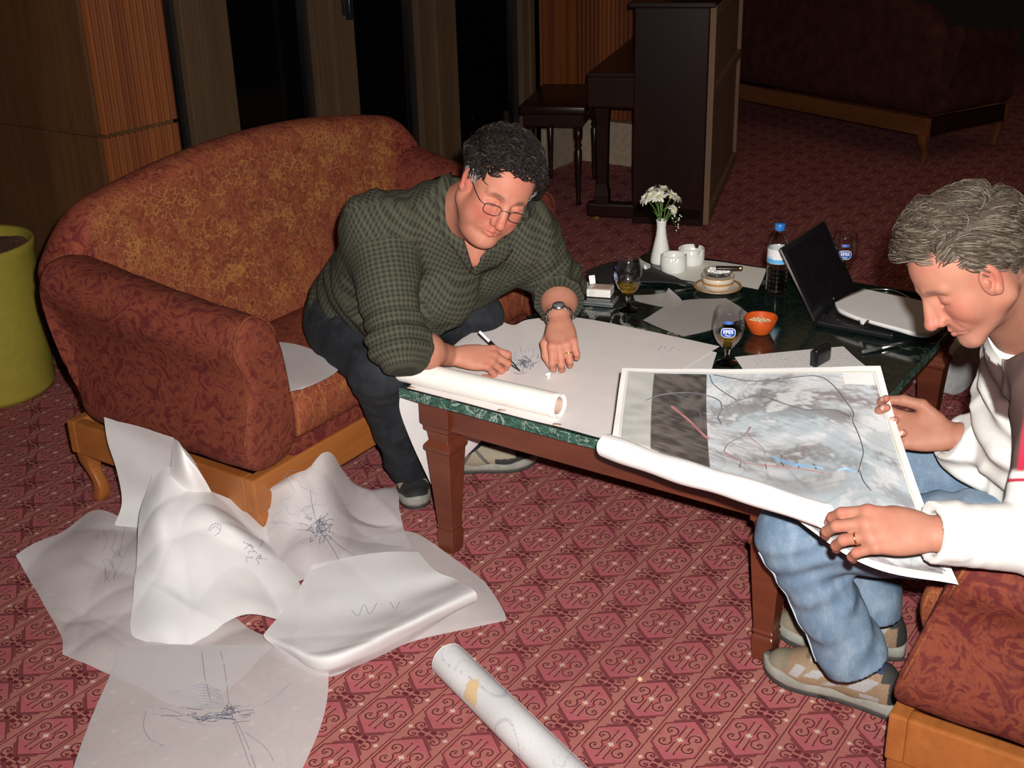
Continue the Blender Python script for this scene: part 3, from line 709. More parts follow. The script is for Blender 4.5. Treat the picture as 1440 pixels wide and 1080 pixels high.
# ------------------------------------------------------------------ glazed planter at the left edge
pc = (-2.061, 0.106)
pt = empty('planter', (pc[0], pc[1], 0), 0, 'mustard yellow glazed planter filled with brown granules, at the left edge', 'planter')
MB().lathe([(0.001, 0.012), (0.222, 0.0), (0.230, 0.02), (0.234, 0.30), (0.240, 0.52), (0.246, 0.548), (0.240, 0.558), (0.230, 0.548), (0.224, 0.48)], n=64, cap=False).build('pot', MT['pot_glaze'], pt)
th = np.linspace(0, 2 * math.pi, 41)[:-1]; mb = MB(); rings = []
for r in (0.226, 0.18, 0.12, 0.06, 0.004): rings.append(np.c_[r * np.cos(th), r * np.sin(th), 0.522 + 0.008 * np.sin(th * 5 + r * 60) * (r > 0.01)])
mb.loft(rings, cap=False); sl_ = mb.build('soil', MT['soil'], pt)
# ------------------------------------------------------------------ people
def blob(P, c, s):
    return np.exp(-((P - np.asarray(c)) ** 2).sum(-1) / (2 * s * s))
def head_field(kind):
    "head in its own frame: x forward, y to the person's left, z up, origin near the ear line"
    F = Field((-0.135, -0.105, -0.19), (0.15, 0.105, 0.145), 0.0021)
    full = kind == 'full'
    jw = 0.056 if full else 0.050
    F.put(EL((-0.014, 0, 0.036), (0.099, 0.077, 0.086)), 0.01)
    F.put(EL((0.026, 0, 0.028), (0.066, 0.064, 0.066)), 0.02)
    F.put(EL((0.034, 0, -0.030), (0.052, 0.058 if full else 0.049, 0.072)), 0.02)
    for s in (-1, 1):
        F.put(RC((-0.004, s * jw, -0.052), (0.068, s * 0.016, -0.100), 0.021 if full else 0.017, 0.016), 0.022)
        F.put(RC((-0.012, s * (jw + 0.004), -0.005), (-0.004, s * jw, -0.052), 0.018, 0.020), 0.02)
        F.put(EL((0.046, s * 0.038, -0.030), (0.031, 0.023, 0.030)) if not full else EL((0.054, s * 0.039, -0.026), (0.028, 0.022, 0.026)), 0.03)                  # cheekbones
        if full: F.put(EL((0.036, s * 0.049, -0.058), (0.034, 0.020, 0.030)), 0.02)          # full cheeks
    F.put(EL((0.070, 0, -0.102), (0.019, 0.021, 0.017)), 0.014)                              # chin
    if full: F.put(EL((0.035, 0, -0.108), (0.045, 0.042, 0.022)), 0.025)                     # under the chin
    for s in (-1, 1): F.put(RC((0.087, s * 0.012, 0.021), (0.070, s * 0.044, 0.021), 0.0085, 0.008), 0.010)   # brow
    for s in (-1, 1): F.put(EL((0.095, s * 0.032, 0.003), (0.019, 0.019, 0.0125)), 0.012, sub=True)      # sockets
    for s in (-1, 1):
        F.put(EL((0.0700, s * 0.0315, 0.000), (0.0140, 0.0160, 0.0125)), 0.0035)
        F.put(RC((0.084, s * 0.022, 0.0095), (0.076, s * 0.042, 0.0085), 0.0010), 0.003, sub=True)
        F.put(RC((0.082, s * 0.020, -0.0135), (0.070, s * 0.044, -0.0115), 0.0012), 0.005, sub=True)              # lids, lowered
    F.put(RC((0.086, 0, 0.018), (0.111, 0, -0.034), 0.0078, 0.0110), 0.010)                  # nose
    for s in (-1, 1): F.put(RC((0.083, s * 0.005, 0.012), (0.092, s * 0.0095, -0.036), 0.0075, 0.0100), 0.008)
    F.put(EL((0.111, 0, -0.037), (0.0125, 0.0120, 0.0108)), 0.006)
    for s in (-1, 1):
        F.put(EL((0.0965, s * 0.0130, -0.0405), (0.0110, 0.0070, 0.0080)), 0.005)
        F.put(EL((0.1020, s * 0.0062, -0.0500), (0.0045, 0.0028, 0.0030)), 0.003, sub=True)
    F.put(EL((0.072, 0, -0.062), (0.0185, 0.033, 0.020)), 0.014)                              # muzzle
    F.put(RC((0.076, -0.025, -0.0700), (0.0915, 0, -0.0662), 0.0024, 0.0032), 0.005)
    F.put(RC((0.076, 0.025, -0.0700), (0.0915, 0, -0.0662), 0.0024, 0.0032), 0.005)
    F.put(RC((0.085, -0.015, -0.0745), (0.0895, 0, -0.0765), 0.0030, 0.0042), 0.006)
    F.put(RC((0.085, 0.015, -0.0745), (0.0895, 0, -0.0765), 0.0030, 0.0042), 0.006)
    for s in (-1, 1): F.put(RC((0.0960, 0, -0.0714), (0.076, s * 0.027, -0.0740), 0.0015), 0.002, sub=True)
    for s in (-1, 1): F.put(RC((0.094, s * 0.020, -0.043), (0.082, s * 0.033, -0.066), 0.0022), 0.006, sub=True)   # smile folds
    for s in (-1, 1):                                                                         # ears
        c = np.array((0.001 if full else 0.010, s * 0.079, -0.004)); xe = nrm((0.95, s * -0.30, 0.18)); ze = nrm((-0.22, s * 0.18, 0.95)); fr = frame(xe, ze).T
        F.put(EL(c, (0.0185, 0.0075, 0.0315), fr), 0.005)
        F.put(EL(c + np.array((0.004, s * 0.0065, 0.004)), (0.0105, 0.0060, 0.0200), fr), 0.003, sub=True)
        F.put(EL(c + np.array((-0.001, s * 0.003, -0.020)), (0.0085, 0.0065, 0.0105), fr), 0.004)
        F.put(EL(c + np.array((0.008, s * 0.001, -0.002)), (0.0045, 0.004, 0.009), fr), 0.003)
    return F
def head_tint(P, full, keep=None):
    t = np.zeros((len(P), 3), np.float32)
    t[:, 0] = np.clip(0.55 * blob(P, (0.075, 0.040, -0.030), 0.022) + 0.55 * blob(P, (0.075, -0.040, -0.030), 0.022) + 0.55 * blob(P, (0.112, 0, -0.034), 0.013)
        + 0.22 * blob(P, (0.090, 0, -0.066), 0.0085) + 0.22 * blob(P, (0.088, 0, -0.0765), 0.0085) + 0.25 * blob(P, (0.09, 0.012, -0.070), 0.009) + 0.25 * blob(P, (0.09, -0.012, -0.070), 0.009)
        + 0.6 * blob(P, (0.0, 0.085, 0), 0.022) + 0.6 * blob(P, (0.0, -0.085, 0), 0.022) + 0.3 * blob(P, (0.06, 0, 0.075), 0.03) + (0.25 if full else 0.1), 0, 1)
    # lash line under the lowered lids, brows, mouth line
    for s in (-1, 1):
        lash = np.exp(-((P[:, 2] + 0.0075) / 0.0014) ** 2) * np.exp(-((P[:, 1] - s * 0.0315) / 0.0115) ** 4) * (P[:, 0] > 0.070)
        brow = np.exp(-((P[:, 2] - 0.0245 + 12 * (np.abs(P[:, 1]) - 0.028) ** 2) / 0.0046) ** 2) * np.exp(-((P[:, 1] - s * 0.030) / 0.0165) ** 4) * (P[:, 0] > 0.05)
        t[:, 1] = np.maximum(t[:, 1], np.maximum(lash * 0.9, brow * 0.85))
    t[:, 1] = np.maximum(t[:, 1], 0.5 * np.exp(-((P[:, 2] + 0.0700) / 0.0011) ** 2) * (np.abs(P[:, 1]) < 0.024) * (P[:, 0] > 0.075))
    st = np.clip((-0.045 - P[:, 2]) / 0.03, 0, 1) * (P[:, 0] > -0.01) * (np.abs(P[:, 0] - 0.09) + np.abs(P[:, 1]) > 0.018)
    t[:, 1] = np.maximum(t[:, 1], 0.16 * st)
    if keep is not None:
        m = (np.abs(P[:, 1]) < 0.074) | (P[:, 2] > 0.03) | (P[:, 0] < -0.03)
        kk = np.array([min(keep(p), keep(p + np.array((0.010, 0, -0.012))), keep(p + np.array((0.004, 0, -0.012)))) if o else 0 for p, o in zip(P, m)]); t[:, 1] = np.maximum(t[:, 1], 0.88 * np.minimum(1, kk)); t[:, 0] *= 1 - np.minimum(1, kk)
    return t
def hair(parent, frame_m, origin, scale, seed, keep, flow, length, n, rad, colf, lift, curl, mat='hair_fibre', name='hair'):
    "locks of hair over the skull; keep(p) -> 0..1 density, flow(p) -> direction, all in head frame"
    r = np.random.default_rng(seed); C0 = np.array((-0.014, 0, 0.036)); RR = np.array((0.099, 0.077, 0.086))
    V = []; Fq = []; colr = []; nb = 0; made = 0; tries = 0; K = 7; S = 4
    while made < n and tries < n * 30:
        tries += 1
        d = nrm(r.normal(size=3)); p = C0 + RR * d * 1.0
        # head front is fuller than the skull ellipsoid
        if r.random() > keep(p): continue
        L = length(p) * (0.7 + 0.6 * r.random()); fl = nrm(flow(p) + r.normal(size=3) * 0.25); ph = r.random() * 6.28; cu = curl * (0.5 + r.random())
        nn = nrm((p - C0) / RR ** 2); base = p + nn * 0.001
        pts = []; q = base.copy(); dirn = fl - nn * (fl @ nn); dirn = nrm(dirn); hgt_ = lift(p) * (0.5 + r.random())
        for k in range(K):
            t = k / (K - 1)
            nn = nrm((q - C0) / RR ** 2); side = np.cross(nn, dirn)
            e = (((q - C0) / RR) ** 2).sum() ** 0.5
            on = C0 + (q - C0) / e                              # back on the skull
            pts.append(on + nn * (0.0015 + hgt_ * math.sin(min(1.0, t * 1.15 + 0.12) * math.pi * 0.82)) + side * cu * math.sin(t * 5.0 + ph) )
            f2 = nrm(flow(q)); dirn = nrm(dirn * 0.6 + (f2 - nn * (f2 @ nn)) * 0.4)
            q = q + dirn * L / (K - 1)
        pts = np.array(pts); w = rad * (0.7 + 0.6 * r.random()); rr = w * np.array([0.75, 1.0, 1.05, 1.0, 0.85, 0.6, 0.15])
        T = np.gradient(pts, axis=0); T /= np.linalg.norm(T, axis=1)[:, None] + 1e-9
        N = (pts - C0) / RR ** 2; N /= np.linalg.norm(N, axis=1)[:, None]; Bv = np.cross(T, N)
        th = np.arange(S) * 2 * math.pi / S + 0.785
        ring = pts[:, None, :] + rr[:, None, None] * (np.cos(th)[None, :, None] * Bv[:, None, :] * 1.25 + np.sin(th)[None, :, None] * N[:, None, :] * 0.7)
        V.append(ring.reshape(-1, 3)); c = np.asarray(colf(p, r)); colr.append(np.tile(c, (K * S, 1)))
        for k in range(K - 1):
            for j in range(S):
                a = nb + k * S + j; b = nb + k * S + (j + 1) % S
                Fq.append((a, b, b + S, a + S))
        nb += K * S; made += 1
    V = np.concatenate(V) * scale @ frame_m.T + origin
    return mesh_np(name, V, np.array(Fq), MT[mat], parent, True, {'col': np.concatenate(colr)})

def hand_prims(fing, thumb, big=1.0):
    """hand in its own frame: x to the knuckles, y to the thumb side, z out of the back of the hand; wrist at the origin.
    fing: four lists of three bends (degrees) index..little with an optional side splay; thumb: list of 4 points"""
    base = [(0.092, 0.029), (0.096, 0.009), (0.091, -0.011), (0.082, -0.029)]
    ln = [(0.043, 0.026, 0.021), (0.047, 0.029, 0.022), (0.043, 0.027, 0.021), (0.034, 0.020, 0.018)]
    rd = [(0.0104, 0.0095, 0.0087, 0.0074), (0.0106, 0.0097, 0.0089, 0.0076), (0.0100, 0.0092, 0.0084, 0.0072), (0.0090, 0.0082, 0.0075, 0.0066)]
    pr = []; nails = []; chains = []
    for i in range(4):
        bx, by = base[i]; b = fing[i]; sp = math.radians(b[3] if len(b) > 3 else (6, 1, -4, -10)[i])
        pr.append((RC((0.012, by * 0.62, 0), (bx, by, 0.001), 0.0135, rd[i][0] * 1.14, flat=((0, 0, 1), 0.95)), 0.012))
        p = np.array((bx, by, 0.001)); a = 0; ch = [p]
        for j in range(3):
            a += math.radians(b[j]); d = np.array((math.cos(a) * math.cos(sp), math.cos(a) * math.sin(sp), -math.sin(a)))
            q = p + d * ln[i][j]; pr.append((RC(p, q, rd[i][j], rd[i][j + 1]), 0.0035 if j else 0.006)); p = q; ch.append(q)
        up = np.array((math.sin(a) * math.cos(sp), math.sin(a) * math.sin(sp), math.cos(a)))
        nails.append((p - d * 0.004 + up * 0.0055, 0.0048)); chains.append(np.array(ch))
    pr.append((EL((0.048, 0.0, -0.002), (0.050, 0.038, 0.0150)), 0.010))
    pr.append((RC((0.022, 0.018, -0.006), (0.050, 0.030, -0.010), 0.0175, 0.0130), 0.012))
    T = [np.asarray(t, float) for t in thumb]; tr = (0.0135, 0.0118, 0.0106, 0.0084)
    for j in range(3): pr.append((RC(T[j], T[j + 1], tr[j], tr[j + 1]), 0.005))
    pr.append((RC((-0.03, 0, 0), (0.02, 0.0, 0), 0.0235, 0.0235, flat=((0, 0, 1), 0.78)), 0.012))
    return pr, nails, chains
def arm_mesh(elbow, wrist, kx, kz, side, fing, thumb, h=0.0019, big=1.0, re=0.047, rw=0.027):
    "forearm and hand as one surface, in room coordinates. side=+1 for a left hand"
    R = frame(kx, kz)
    fl = np.array((1, -1, 1.0)) if side > 0 else np.array((1, 1, 1.0))   # a left hand is the mirror of a right one
    pr, nails, chains = hand_prims(fing, thumb)
    el = (np.asarray(elbow) - wrist) @ R * fl / big
    allp = np.vstack([c for c in chains] + [np.asarray(thumb), el[None], [[-0.05, -0.05, -0.03], [0.02, 0.05, 0.03]]])
    F = Field(allp.min(0) - 0.06, allp.max(0) + 0.06, h)
    F.put(RC(el, (el * 0.55), re, re * 0.98), 0.02); F.put(RC(el * 0.6, (-0.02, 0, 0), re * 0.98, rw, flat=((0, 0, 1), 0.88)), 0.03)
    for p, k in pr: F.put(p, k)
    V, Q = F.mesh(1)
    t = np.zeros((len(V), 3), np.float32)
    t[:, 0] = 0.15
    for c in chains:
        for q in c[:3]: t[:, 0] = np.maximum(t[:, 0], 0.5 * blob(V, q + np.array((0, 0, 0.006)), 0.010))
        t[:, 0] = np.maximum(t[:, 0], 0.5 * blob(V, c[3], 0.012))
    for c, s_ in nails: t[:, 2] = np.maximum(t[:, 2], 0.75 * (np.linalg.norm(V - c, axis=1) < s_ + 0.0012))
    def tow(P): return (np.asarray(P) * fl * big) @ R.T + wrist
    if (fl < 0).sum() % 2 == 1: Q = Q[:, ::-1]
    return tow(V), Q, t, tow, chains
def cloth_uv(V, segs):
    "per-vertex weave coordinates: along and around the nearest limb segment"
    best = np.full(len(V), 9.0); out = np.zeros((len(V), 3), np.float32)
    for (a, b, r, ref) in segs:
        a = np.asarray(a, float); b = np.asarray(b, float); ab = b - a; L = np.linalg.norm(ab); x = ab / L
        t = np.clip((V - a) @ x / L, 0, 1); q = V - a - (t * L)[:, None] * x; d = np.linalg.norm(q, axis=1) - r
        m = d < best; z = nrm(np.asarray(ref) - x * (x @ np.asarray(ref))); y = np.cross(z, x)
        qq = V - a; ang = np.arctan2(qq @ y, qq @ z); al = qq @ x
        out[m, 0] = al[m]; out[m, 1] = (ang * r)[m]; out[m, 2] = t[m]; best[m] = d[m]
    return out
def shoe(parent, heel, toe, side, upper_cols, label=None, up=(0, 0, 1), L=0.30):
    "a sports shoe: heel and toe points on the floor"
    heel = np.asarray(heel, float); x = np.asarray(toe, float) - heel; L = np.linalg.norm(x); R = frame(x, up); s = L / 0.30
    prof = [(0.0, 0.030), (0.02, 0.036), (0.07, 0.034), (0.13, 0.036), (0.19, 0.046), (0.23, 0.047), (0.265, 0.040), (0.288, 0.026), (0.30, 0.008)]
    tow = lambda P: (np.asarray(P) * s) @ R.T + heel
    bend = lambda t: -0.008 * math.sin(t * math.pi) * side
    ts = np.array([p[0] for p in prof]); ws = np.array([p[1] for p in prof])
    n = 26; tt = 0.15 * (1 - np.cos(np.linspace(0, math.pi, n))); ww = np.interp(tt, ts, ws); ww[0] = 0.004; ww[1] = 0.018
    def outline(k, z, kz=0.0):
        l = [(t, w * k + bend(t / 0.3), z + kz * (0.016 * max(0, (t - 0.21) / 0.09) ** 2)) for t, w in zip(tt, ww)]
        r = [(t, -w * k + bend(t / 0.3), z + kz * (0.016 * max(0, (t - 0.21) / 0.09) ** 2)) for t, w in zip(tt, ww)]
        return np.array(l + r[::-1][1:-1])
    F = Field((-0.03, -0.075, -0.005), (0.33, 0.075, 0.15), 0.0028)
    F.put(RC((0.036, 0, 0.045), (0.10, 0, 0.050), 0.036, 0.037), 0.02)
    F.put(RC((0.045, 0, 0.075), (0.085, 0, 0.080), 0.035, 0.034), 0.02)
    F.put(RC((0.10, 0, 0.052), (0.205, 0, 0.042), 0.040, 0.043, flat=((0, 0, 1), 0.95)), 0.02)
    F.put(RC((0.20, 0, 0.042), (0.256, 0, 0.038), 0.044, 0.037, flat=((0, 0, 1), 0.82)), 0.02)
    F.put(RC((0.10, 0, 0.085), (0.20, 0, 0.062), 0.022, 0.018), 0.015)
    F.cut((0.15, 0, 0.014), (0, 0, -1), 0.3)
    V, Q = F.mesh(1); V0 = V.copy(); V0[:, 1] += np.array([bend(t / 0.3) for t in V[:, 0]])
    col = upper_cols(V)
    g = mesh_np('shoe', tow(V0), Q, MT['shoe_leather'], parent, True, {'col': col})
    if label: g['label'] = label
    MB().loft([tow(outline(0.94, 0.0, 1)), tow(outline(1.02, 0.003, 1)), tow(outline(1.0, 0.012, 1))]).build('outsole', MT['rubber'], g)
    MB().loft([tow(outline(1.0, 0.010, 1)), tow(outline(1.06, 0.018, 1)), tow(outline(1.05, 0.030, 1)), tow(outline(0.97, 0.036, 1))]).build('midsole', MT['sole_grey'], g)
    for i in range(5):
        xx = 0.118 + 0.018 * i; zt = 0.110 - 0.22 * (xx - 0.10); p = [(xx, -0.022, zt - 0.012), (xx + 0.004, -0.010, zt - 0.001), (xx + 0.004, 0.010, zt - 0.001), (xx, 0.022, zt - 0.012)]
        MB().tube(tow(spline(np.array(p), 9)), 0.0026, 6).build('lace', MT['lace'], g)
    return g
def cols(V, base, rules):
    c = np.tile(np.asarray(base, np.float32), (len(V), 1))
    for m, k in rules: c[m(V)] = k
    return c

def hit(V, x, y, rad=5):
    q = V - CAM; c = q @ C_F; d = np.hypot(720 + F_PX * (q @ C_R) / c - x, 540 - F_PX * (q @ C_U) / c - y); m = d < rad
    return c[m].min() if m.any() else c[np.argmin(d)]
# plaid shirt, denim, fleece materials
def mat_plaid():
    m = M('plaid_cotton', (0.05, 0.06, 0.03), 0.85, 0.2); a, b, c = m.attr3('weave'); P = 0.0125
    def st(v): return (((v / P).frac() - 0.5).abs()).lt(0.24)
    s1, s2 = st(a), st(b)
    n = m.noise(500, 2); w = m.noise(7, 3)
    base = m.mix((s1 + s2) * 0.5, (0.024, 0.027, 0.022), (0.088, 0.082, 0.050))
    base = m.mix(s1 * s2 * 0.6, base, (0.060, 0.066, 0.048))
    base = m.mix(n.step(0.3, 0.7) * 0.25, base, (0.01, 0.012, 0.008)); m.col(base); m.bump(n, 0.2, 0.001); MT['plaid_cotton'] = m.m
def mat_denim(name, c1, c2, fade):
    m = M(name, c1, 0.85, 0.25); a, b, c = m.attr3('weave')
    n = m.noise(420, 3); w = m.noise(14, 4); w2 = m.noise(46, 3, stretch=(1, 1, 0.4))
    k = m.mix(w.step(0.35, 0.68), c1, c2); k = m.mix(w2.step(0.45, 0.7) * 0.5, k, fade); k = m.mix(n.step(0.25, 0.75) * 0.3, k, tuple(x * 0.35 for x in c1))
    seam = (1 - ((b).abs() - 0.004).abs().step(0.0008, 0.002)) if name == 'denim_light' else None
    m.col(k); m.bump(n + w2, 0.35, 0.0015); MT[name] = m.m
mat_plaid(); mat_denim('denim_light', (0.115, 0.180, 0.265), (0.180, 0.255, 0.345), (0.27, 0.34, 0.42)); mat_denim('denim_dark', (0.012, 0.014, 0.018), (0.022, 0.025, 0.031), (0.03, 0.034, 0.04))
def person(label):
    return empty('person', (0, 0, 0), 0, label, 'person')
def HF(E, U):
    "head frame matrix (columns forward, left, up) from image-axis vectors"
    e = E[0] * C_R + E[1] * C_U - E[2] * C_F; u = U[0] * C_R + U[1] * C_U - U[2] * C_F
    e = nrm(e); u = nrm(u - e * (u @ e)); return np.c_[np.cross(e, u), e, u]
def body_shell(prims, h, pad=0.03):
    lo = np.min([p[0]['lo'] for p in prims], 0) - pad; hi = np.max([p[0]['hi'] for p in prims], 0) + pad
    F = Field(lo, hi, h)
    for p, k in prims: F.put(p, k)
    return F
def assemble(root, name, pieces, mat):
    V = []; Q = []; T = []; n = 0
    for v, q, t in pieces:
        V.append(v); Q.append(q + n); T.append(t); n += len(v)
    return mesh_np(name, np.concatenate(V), np.concatenate(Q), MT[mat], root, True, {'tint': np.concatenate(T)})
def folds(P, c, ax, amp, wl, s, seed):
    "creases ringing a joint"
    q = P - np.asarray(c, np.float32); a = q @ nrm(ax).astype(np.float32)
    return amp * np.sin(a * 6.283 / wl + 2.2 * vnoise(P, 14, seed)) * np.exp(-(q * q).sum(-1) / (2 * s * s))

# ================================================================== the man drawing, in the checked shirt
A_ = person('dark-haired man in green checked shirt and glasses, bent over the table drawing with a pen')
hc = Wc(698, 264, 2.98); Rh = HF((0.85, -0.22, -0.48), (0.46, 0.72, 0.50)); hs = 1.03
shR, shL = Wc(530, 318, 3.12), Wc(728, 322, 3.28); elR, elL = Wc(560, 486, 3.03), Wc(786, 403, 3.36)
wrR, wrL = Z(643, 501, 0.556), Z(787, 451, 0.628)
hipR, hipL, knR, knL = np.array((-.33, .17, .545)), np.array((-.37, .35, .545)), np.array((-.085, .03, .515)), np.array((-.085, .47, .535))
anR, anL = Z(577, 650, .095), np.array((-.19, .50, .095))
pel = (hipR + hipL) / 2 + np.array((0.02, 0, 0.03)); mid = (shR + shL) / 2; chest = mid * 0.62 + pel * 0.38; fwd = nrm(np.cross(shL - shR, mid - pel)); fwd = -fwd if fwd[0] < 0 else fwd
neck0 = mid + np.array((0.0, -0.01, 0.035)); side = nrm(shL - shR)
tors = [(RC(Wc(555, 425, 3.25), Wc(618, 412, 3.24), 0.125, 0.095), 0.10), (RC(shR - np.array((0, 0, .07)), pel - nrm(shL - shR) * 0.04, 0.085, 0.10), 0.07), (RC(shL - np.array((0, 0, .07)), pel + nrm(shL - shR) * 0.06, 0.085, 0.11), 0.07), (RC(pel, chest, 0.130, 0.155, flat=(fwd, 0.80)), 0.05), (RC(pel + fwd * 0.05, chest + fwd * 0.02, 0.135, 0.13), 0.06), (RC(pel + side * 0.05, chest + side * 0.05, 0.125, 0.13), 0.05), (RC(pel - side * 0.04, chest - side * 0.05, 0.105, 0.12), 0.05),
        (RC(chest, mid, 0.155, 0.115, flat=(fwd, 0.82)), 0.05), (RC(mid, shR, 0.100, 0.088), 0.04), (RC(mid, shL, 0.100, 0.088), 0.04), (RC(neck0 - side * 0.02, neck0 + side * 0.02, 0.078), 0.05)]
ca = nrm(wrR - elR); cb = nrm(wrL - elL); cuR = elR + ca * 0.060; cuL = elL + cb * 0.085
arms = [(RC(shR, elR, 0.083, 0.066), 0.035), (RC(elR, cuR + ca * 0.05, 0.066, 0.067), 0.03), (RC(shL, elL, 0.083, 0.066), 0.035), (RC(elL, cuL + cb * 0.05, 0.066, 0.067), 0.03)]
# shirt
F = body_shell(tors + arms, 0.0046)
nk = hc + Rh @ np.array((-0.030, 0, -0.085)) * hs
# stand-up collar
for i in range(9):
    a0, a1 = math.radians(50 + i * 260 / 9), math.radians(50 + (i + 1) * 260 / 9)
    fw = nrm(Rh[:, 0] * 0.6 + np.array((0.5, -0.1, 0.1))); upn = nrm(nk - neck0); fw = nrm(fw - upn * (fw @ upn)); sd = np.cross(upn, fw)
    p0 = neck0 + upn * 0.045 + 0.070 * (math.cos(a0) * fw + math.sin(a0) * sd); p1 = neck0 + upn * 0.045 + 0.070 * (math.cos(a1) * fw + math.sin(a1) * sd)
    F.put(RC(p0 - upn * 0.02, p1 - upn * 0.02, 0.016), 0.012); F.put(RC(p0 + upn * 0.008, p1 + upn * 0.008, 0.010), 0.006)
vd = nrm(fw * 0.75 - upn * 0.66)
F.put(RC(neck0 + upn * 0.02, neck0 + upn * 0.14, 0.058, 0.058), 0.006, sub=True)
F.put(RC(neck0 + fw * 0.055 + upn * 0.05, neck0 + fw * 0.095 - upn * 0.045, 0.034, 0.004), 0.006, sub=True)
F.disp(lambda P: folds(P, elR, elR - shR, 0.007, 0.045, 0.075, 3) + folds(P, elL, elL - shL, 0.007, 0.045, 0.075, 4) + folds(P, pel + fwd * 0.1, mid - pel, 0.010, 0.07, 0.16, 5) + folds(P, shR - 0.05 * side, side, 0.006, 0.06, 0.09, 6) + folds(P, shL, side, 0.006, 0.06, 0.09, 7) + 0.003 * vnoise(P, 22, 8) - 0.009 * (1 - np.minimum(1, np.abs(vnoise(P * np.array((1, 1, 0.5), np.float32), 17, 18)) * 2.2)) - 0.005 * (1 - np.minimum(1, np.abs(vnoise(P * np.array((0.6, 0.6, 1.3), np.float32), 30, 19)) * 2.0)))
for c_, d_, e_ in ((cuR, ca, elR), (cuL, cb, elL)):
    F.put(RC(c_ - d_ * 0.030, c_ + d_ * 0.02, 0.0655, 0.0665), 0.004); F.cut(c_, d_, 0.082); F.put(RC(c_ + d_ * 0.025, c_ + d_ * 0.09, 0.055, 0.056), 0.002, sub=True)
V, Q = F.mesh(1)
# open the shirt front in a V below the throat, down to the first closed button
vt = [Wc(x, y, hit(V, x, y) + 0.004) for x, y in ((672, 338), (667, 358), (664, 380))]
for i in range(2): F.put(RC(vt[i], vt[i + 1], (0.036, 0.021)[i], (0.021, 0.003)[i]), 0.004, sub=True)
V, Q = F.mesh(1)
sg = [(pel, mid, 0.16, fwd), (mid, shR, 0.1, fwd), (mid, shL, 0.1, fwd), (shR, elR, 0.075, fwd), (elR, cuR, 0.06, fwd), (shL, elL, 0.075, fwd), (elL, cuL, 0.06, fwd)]
spine = nrm(mid - pel)
def weave_of(V):
    W = cloth_uv(V, sg); ds_ = np.stack([np.linalg.norm(V - a - np.clip((V - a) @ (b - a) / ((b - a) @ (b - a)), 0, 1)[:, None] * (b - a), axis=1) - r for a, b, r, _ in sg], 1)
    m = np.argmin(ds_, 1) < 3; q = V - pel; W[m, 0] = (q @ spine)[m]; W[m, 1] = (q @ side + 0.6 * np.abs(q @ nrm(np.cross(side, spine))))[m]; return W
shirt = mesh_np('shirt', V, Q, MT['plaid_cotton'], A_, True, {'weave': weave_of(V)})
# collar: two turned-down wings and the stand behind the neck
def strip(inner, outer, lift, name, parent, n=26):
    I = spline(np.array(inner, float), n); O = spline(np.array(outer, float), n); rows_ = []
    for t in (0.0, 0.2, 0.45, 0.75, 1.0):
        p = I * (1 - t) + O * t; rows_.append(np.array([Wc(x, y, hit(V, x, y, 7) - lift * (0.55 + 0.9 * math.sin(math.pi * (0.25 + 0.6 * t)))) for x, y in p]))
    for k in range(len(rows_)):
        r_ = rows_[k]; r_[1:-1] = (r_[:-2] + 2 * r_[1:-1] + r_[2:]) / 4; r_[1:-1] = (r_[:-2] + 2 * r_[1:-1] + r_[2:]) / 4
    mb = MB().loft(rows_, cap=False, closed=False); o = mb.build(name, MT['plaid_cotton'], parent, attrs={'weave': np.concatenate(rows_) @ np.c_[spine, side, fwd]}); sd_ = o.modifiers.new('thickness', 'SOLIDIFY'); sd_.thickness = 0.003; return o
strip([(634, 243), (634, 268), (638, 292), (645, 316), (655, 346), (664, 378)], [(618, 250), (612, 276), (614, 302), (622, 330), (640, 352), (662, 384)], 0.008, 'collar', shirt)
strip([(712, 338), (700, 345), (686, 352), (674, 364), (666, 380)], [(722, 352), (712, 366), (699, 376), (684, 382), (668, 388)], 0.008, 'collar', shirt)
an_ = np.radians(np.linspace(24, 336, 50)); co = []
for t in an_:
    e = math.cos(t) * fw + math.sin(t) * sd; f = max(0.0, math.cos(t)) ** 2
    top = neck0 + upn * (0.066 - 0.020 * f) + e * (0.070 + 0.004 * f); out = neck0 + upn * (0.024 - 0.050 * f) + e * (0.100 + 0.020 * f)
    co.append([top - e * 0.006 - upn * 0.02, top - e * 0.002, top + e * 0.004, (top + out) / 2 + upn * 0.006 + e * 0.004, out])
co = np.array(co).transpose(1, 0, 2); cm = MB().loft(list(co), cap=False, closed=False)
cv = np.concatenate(cm.v); cob = cm.build('collar', MT['plaid_cotton'], shirt, attrs={'weave': cloth_uv(cv, [(neck0 - upn * 0.05, neck0 + upn * 0.1, 0.08, fw)])}); so = cob.modifiers.new('thickness', 'SOLIDIFY'); so.thickness = 0.0028
for k in range(4):
    p = neck0 + fw * (0.093 + 0.012 * k) - upn * (0.05 + 0.055 * k)
    # find the shirt surface under the placket
    d = np.linalg.norm(V - p, axis=1); q = V[np.argmin(d)]
    b = EL(q, (0.0055,) * 3); MB().lathe([(0.0005, -0.001), (0.005, -0.001), (0.0055, 0.0008), (0.003, 0.0018), (0.0005, 0.0016)], q + fwd * 0.001, 14, M=frame(np.cross(fwd, side), fwd)).build('button', MT['black_plastic'], shirt)
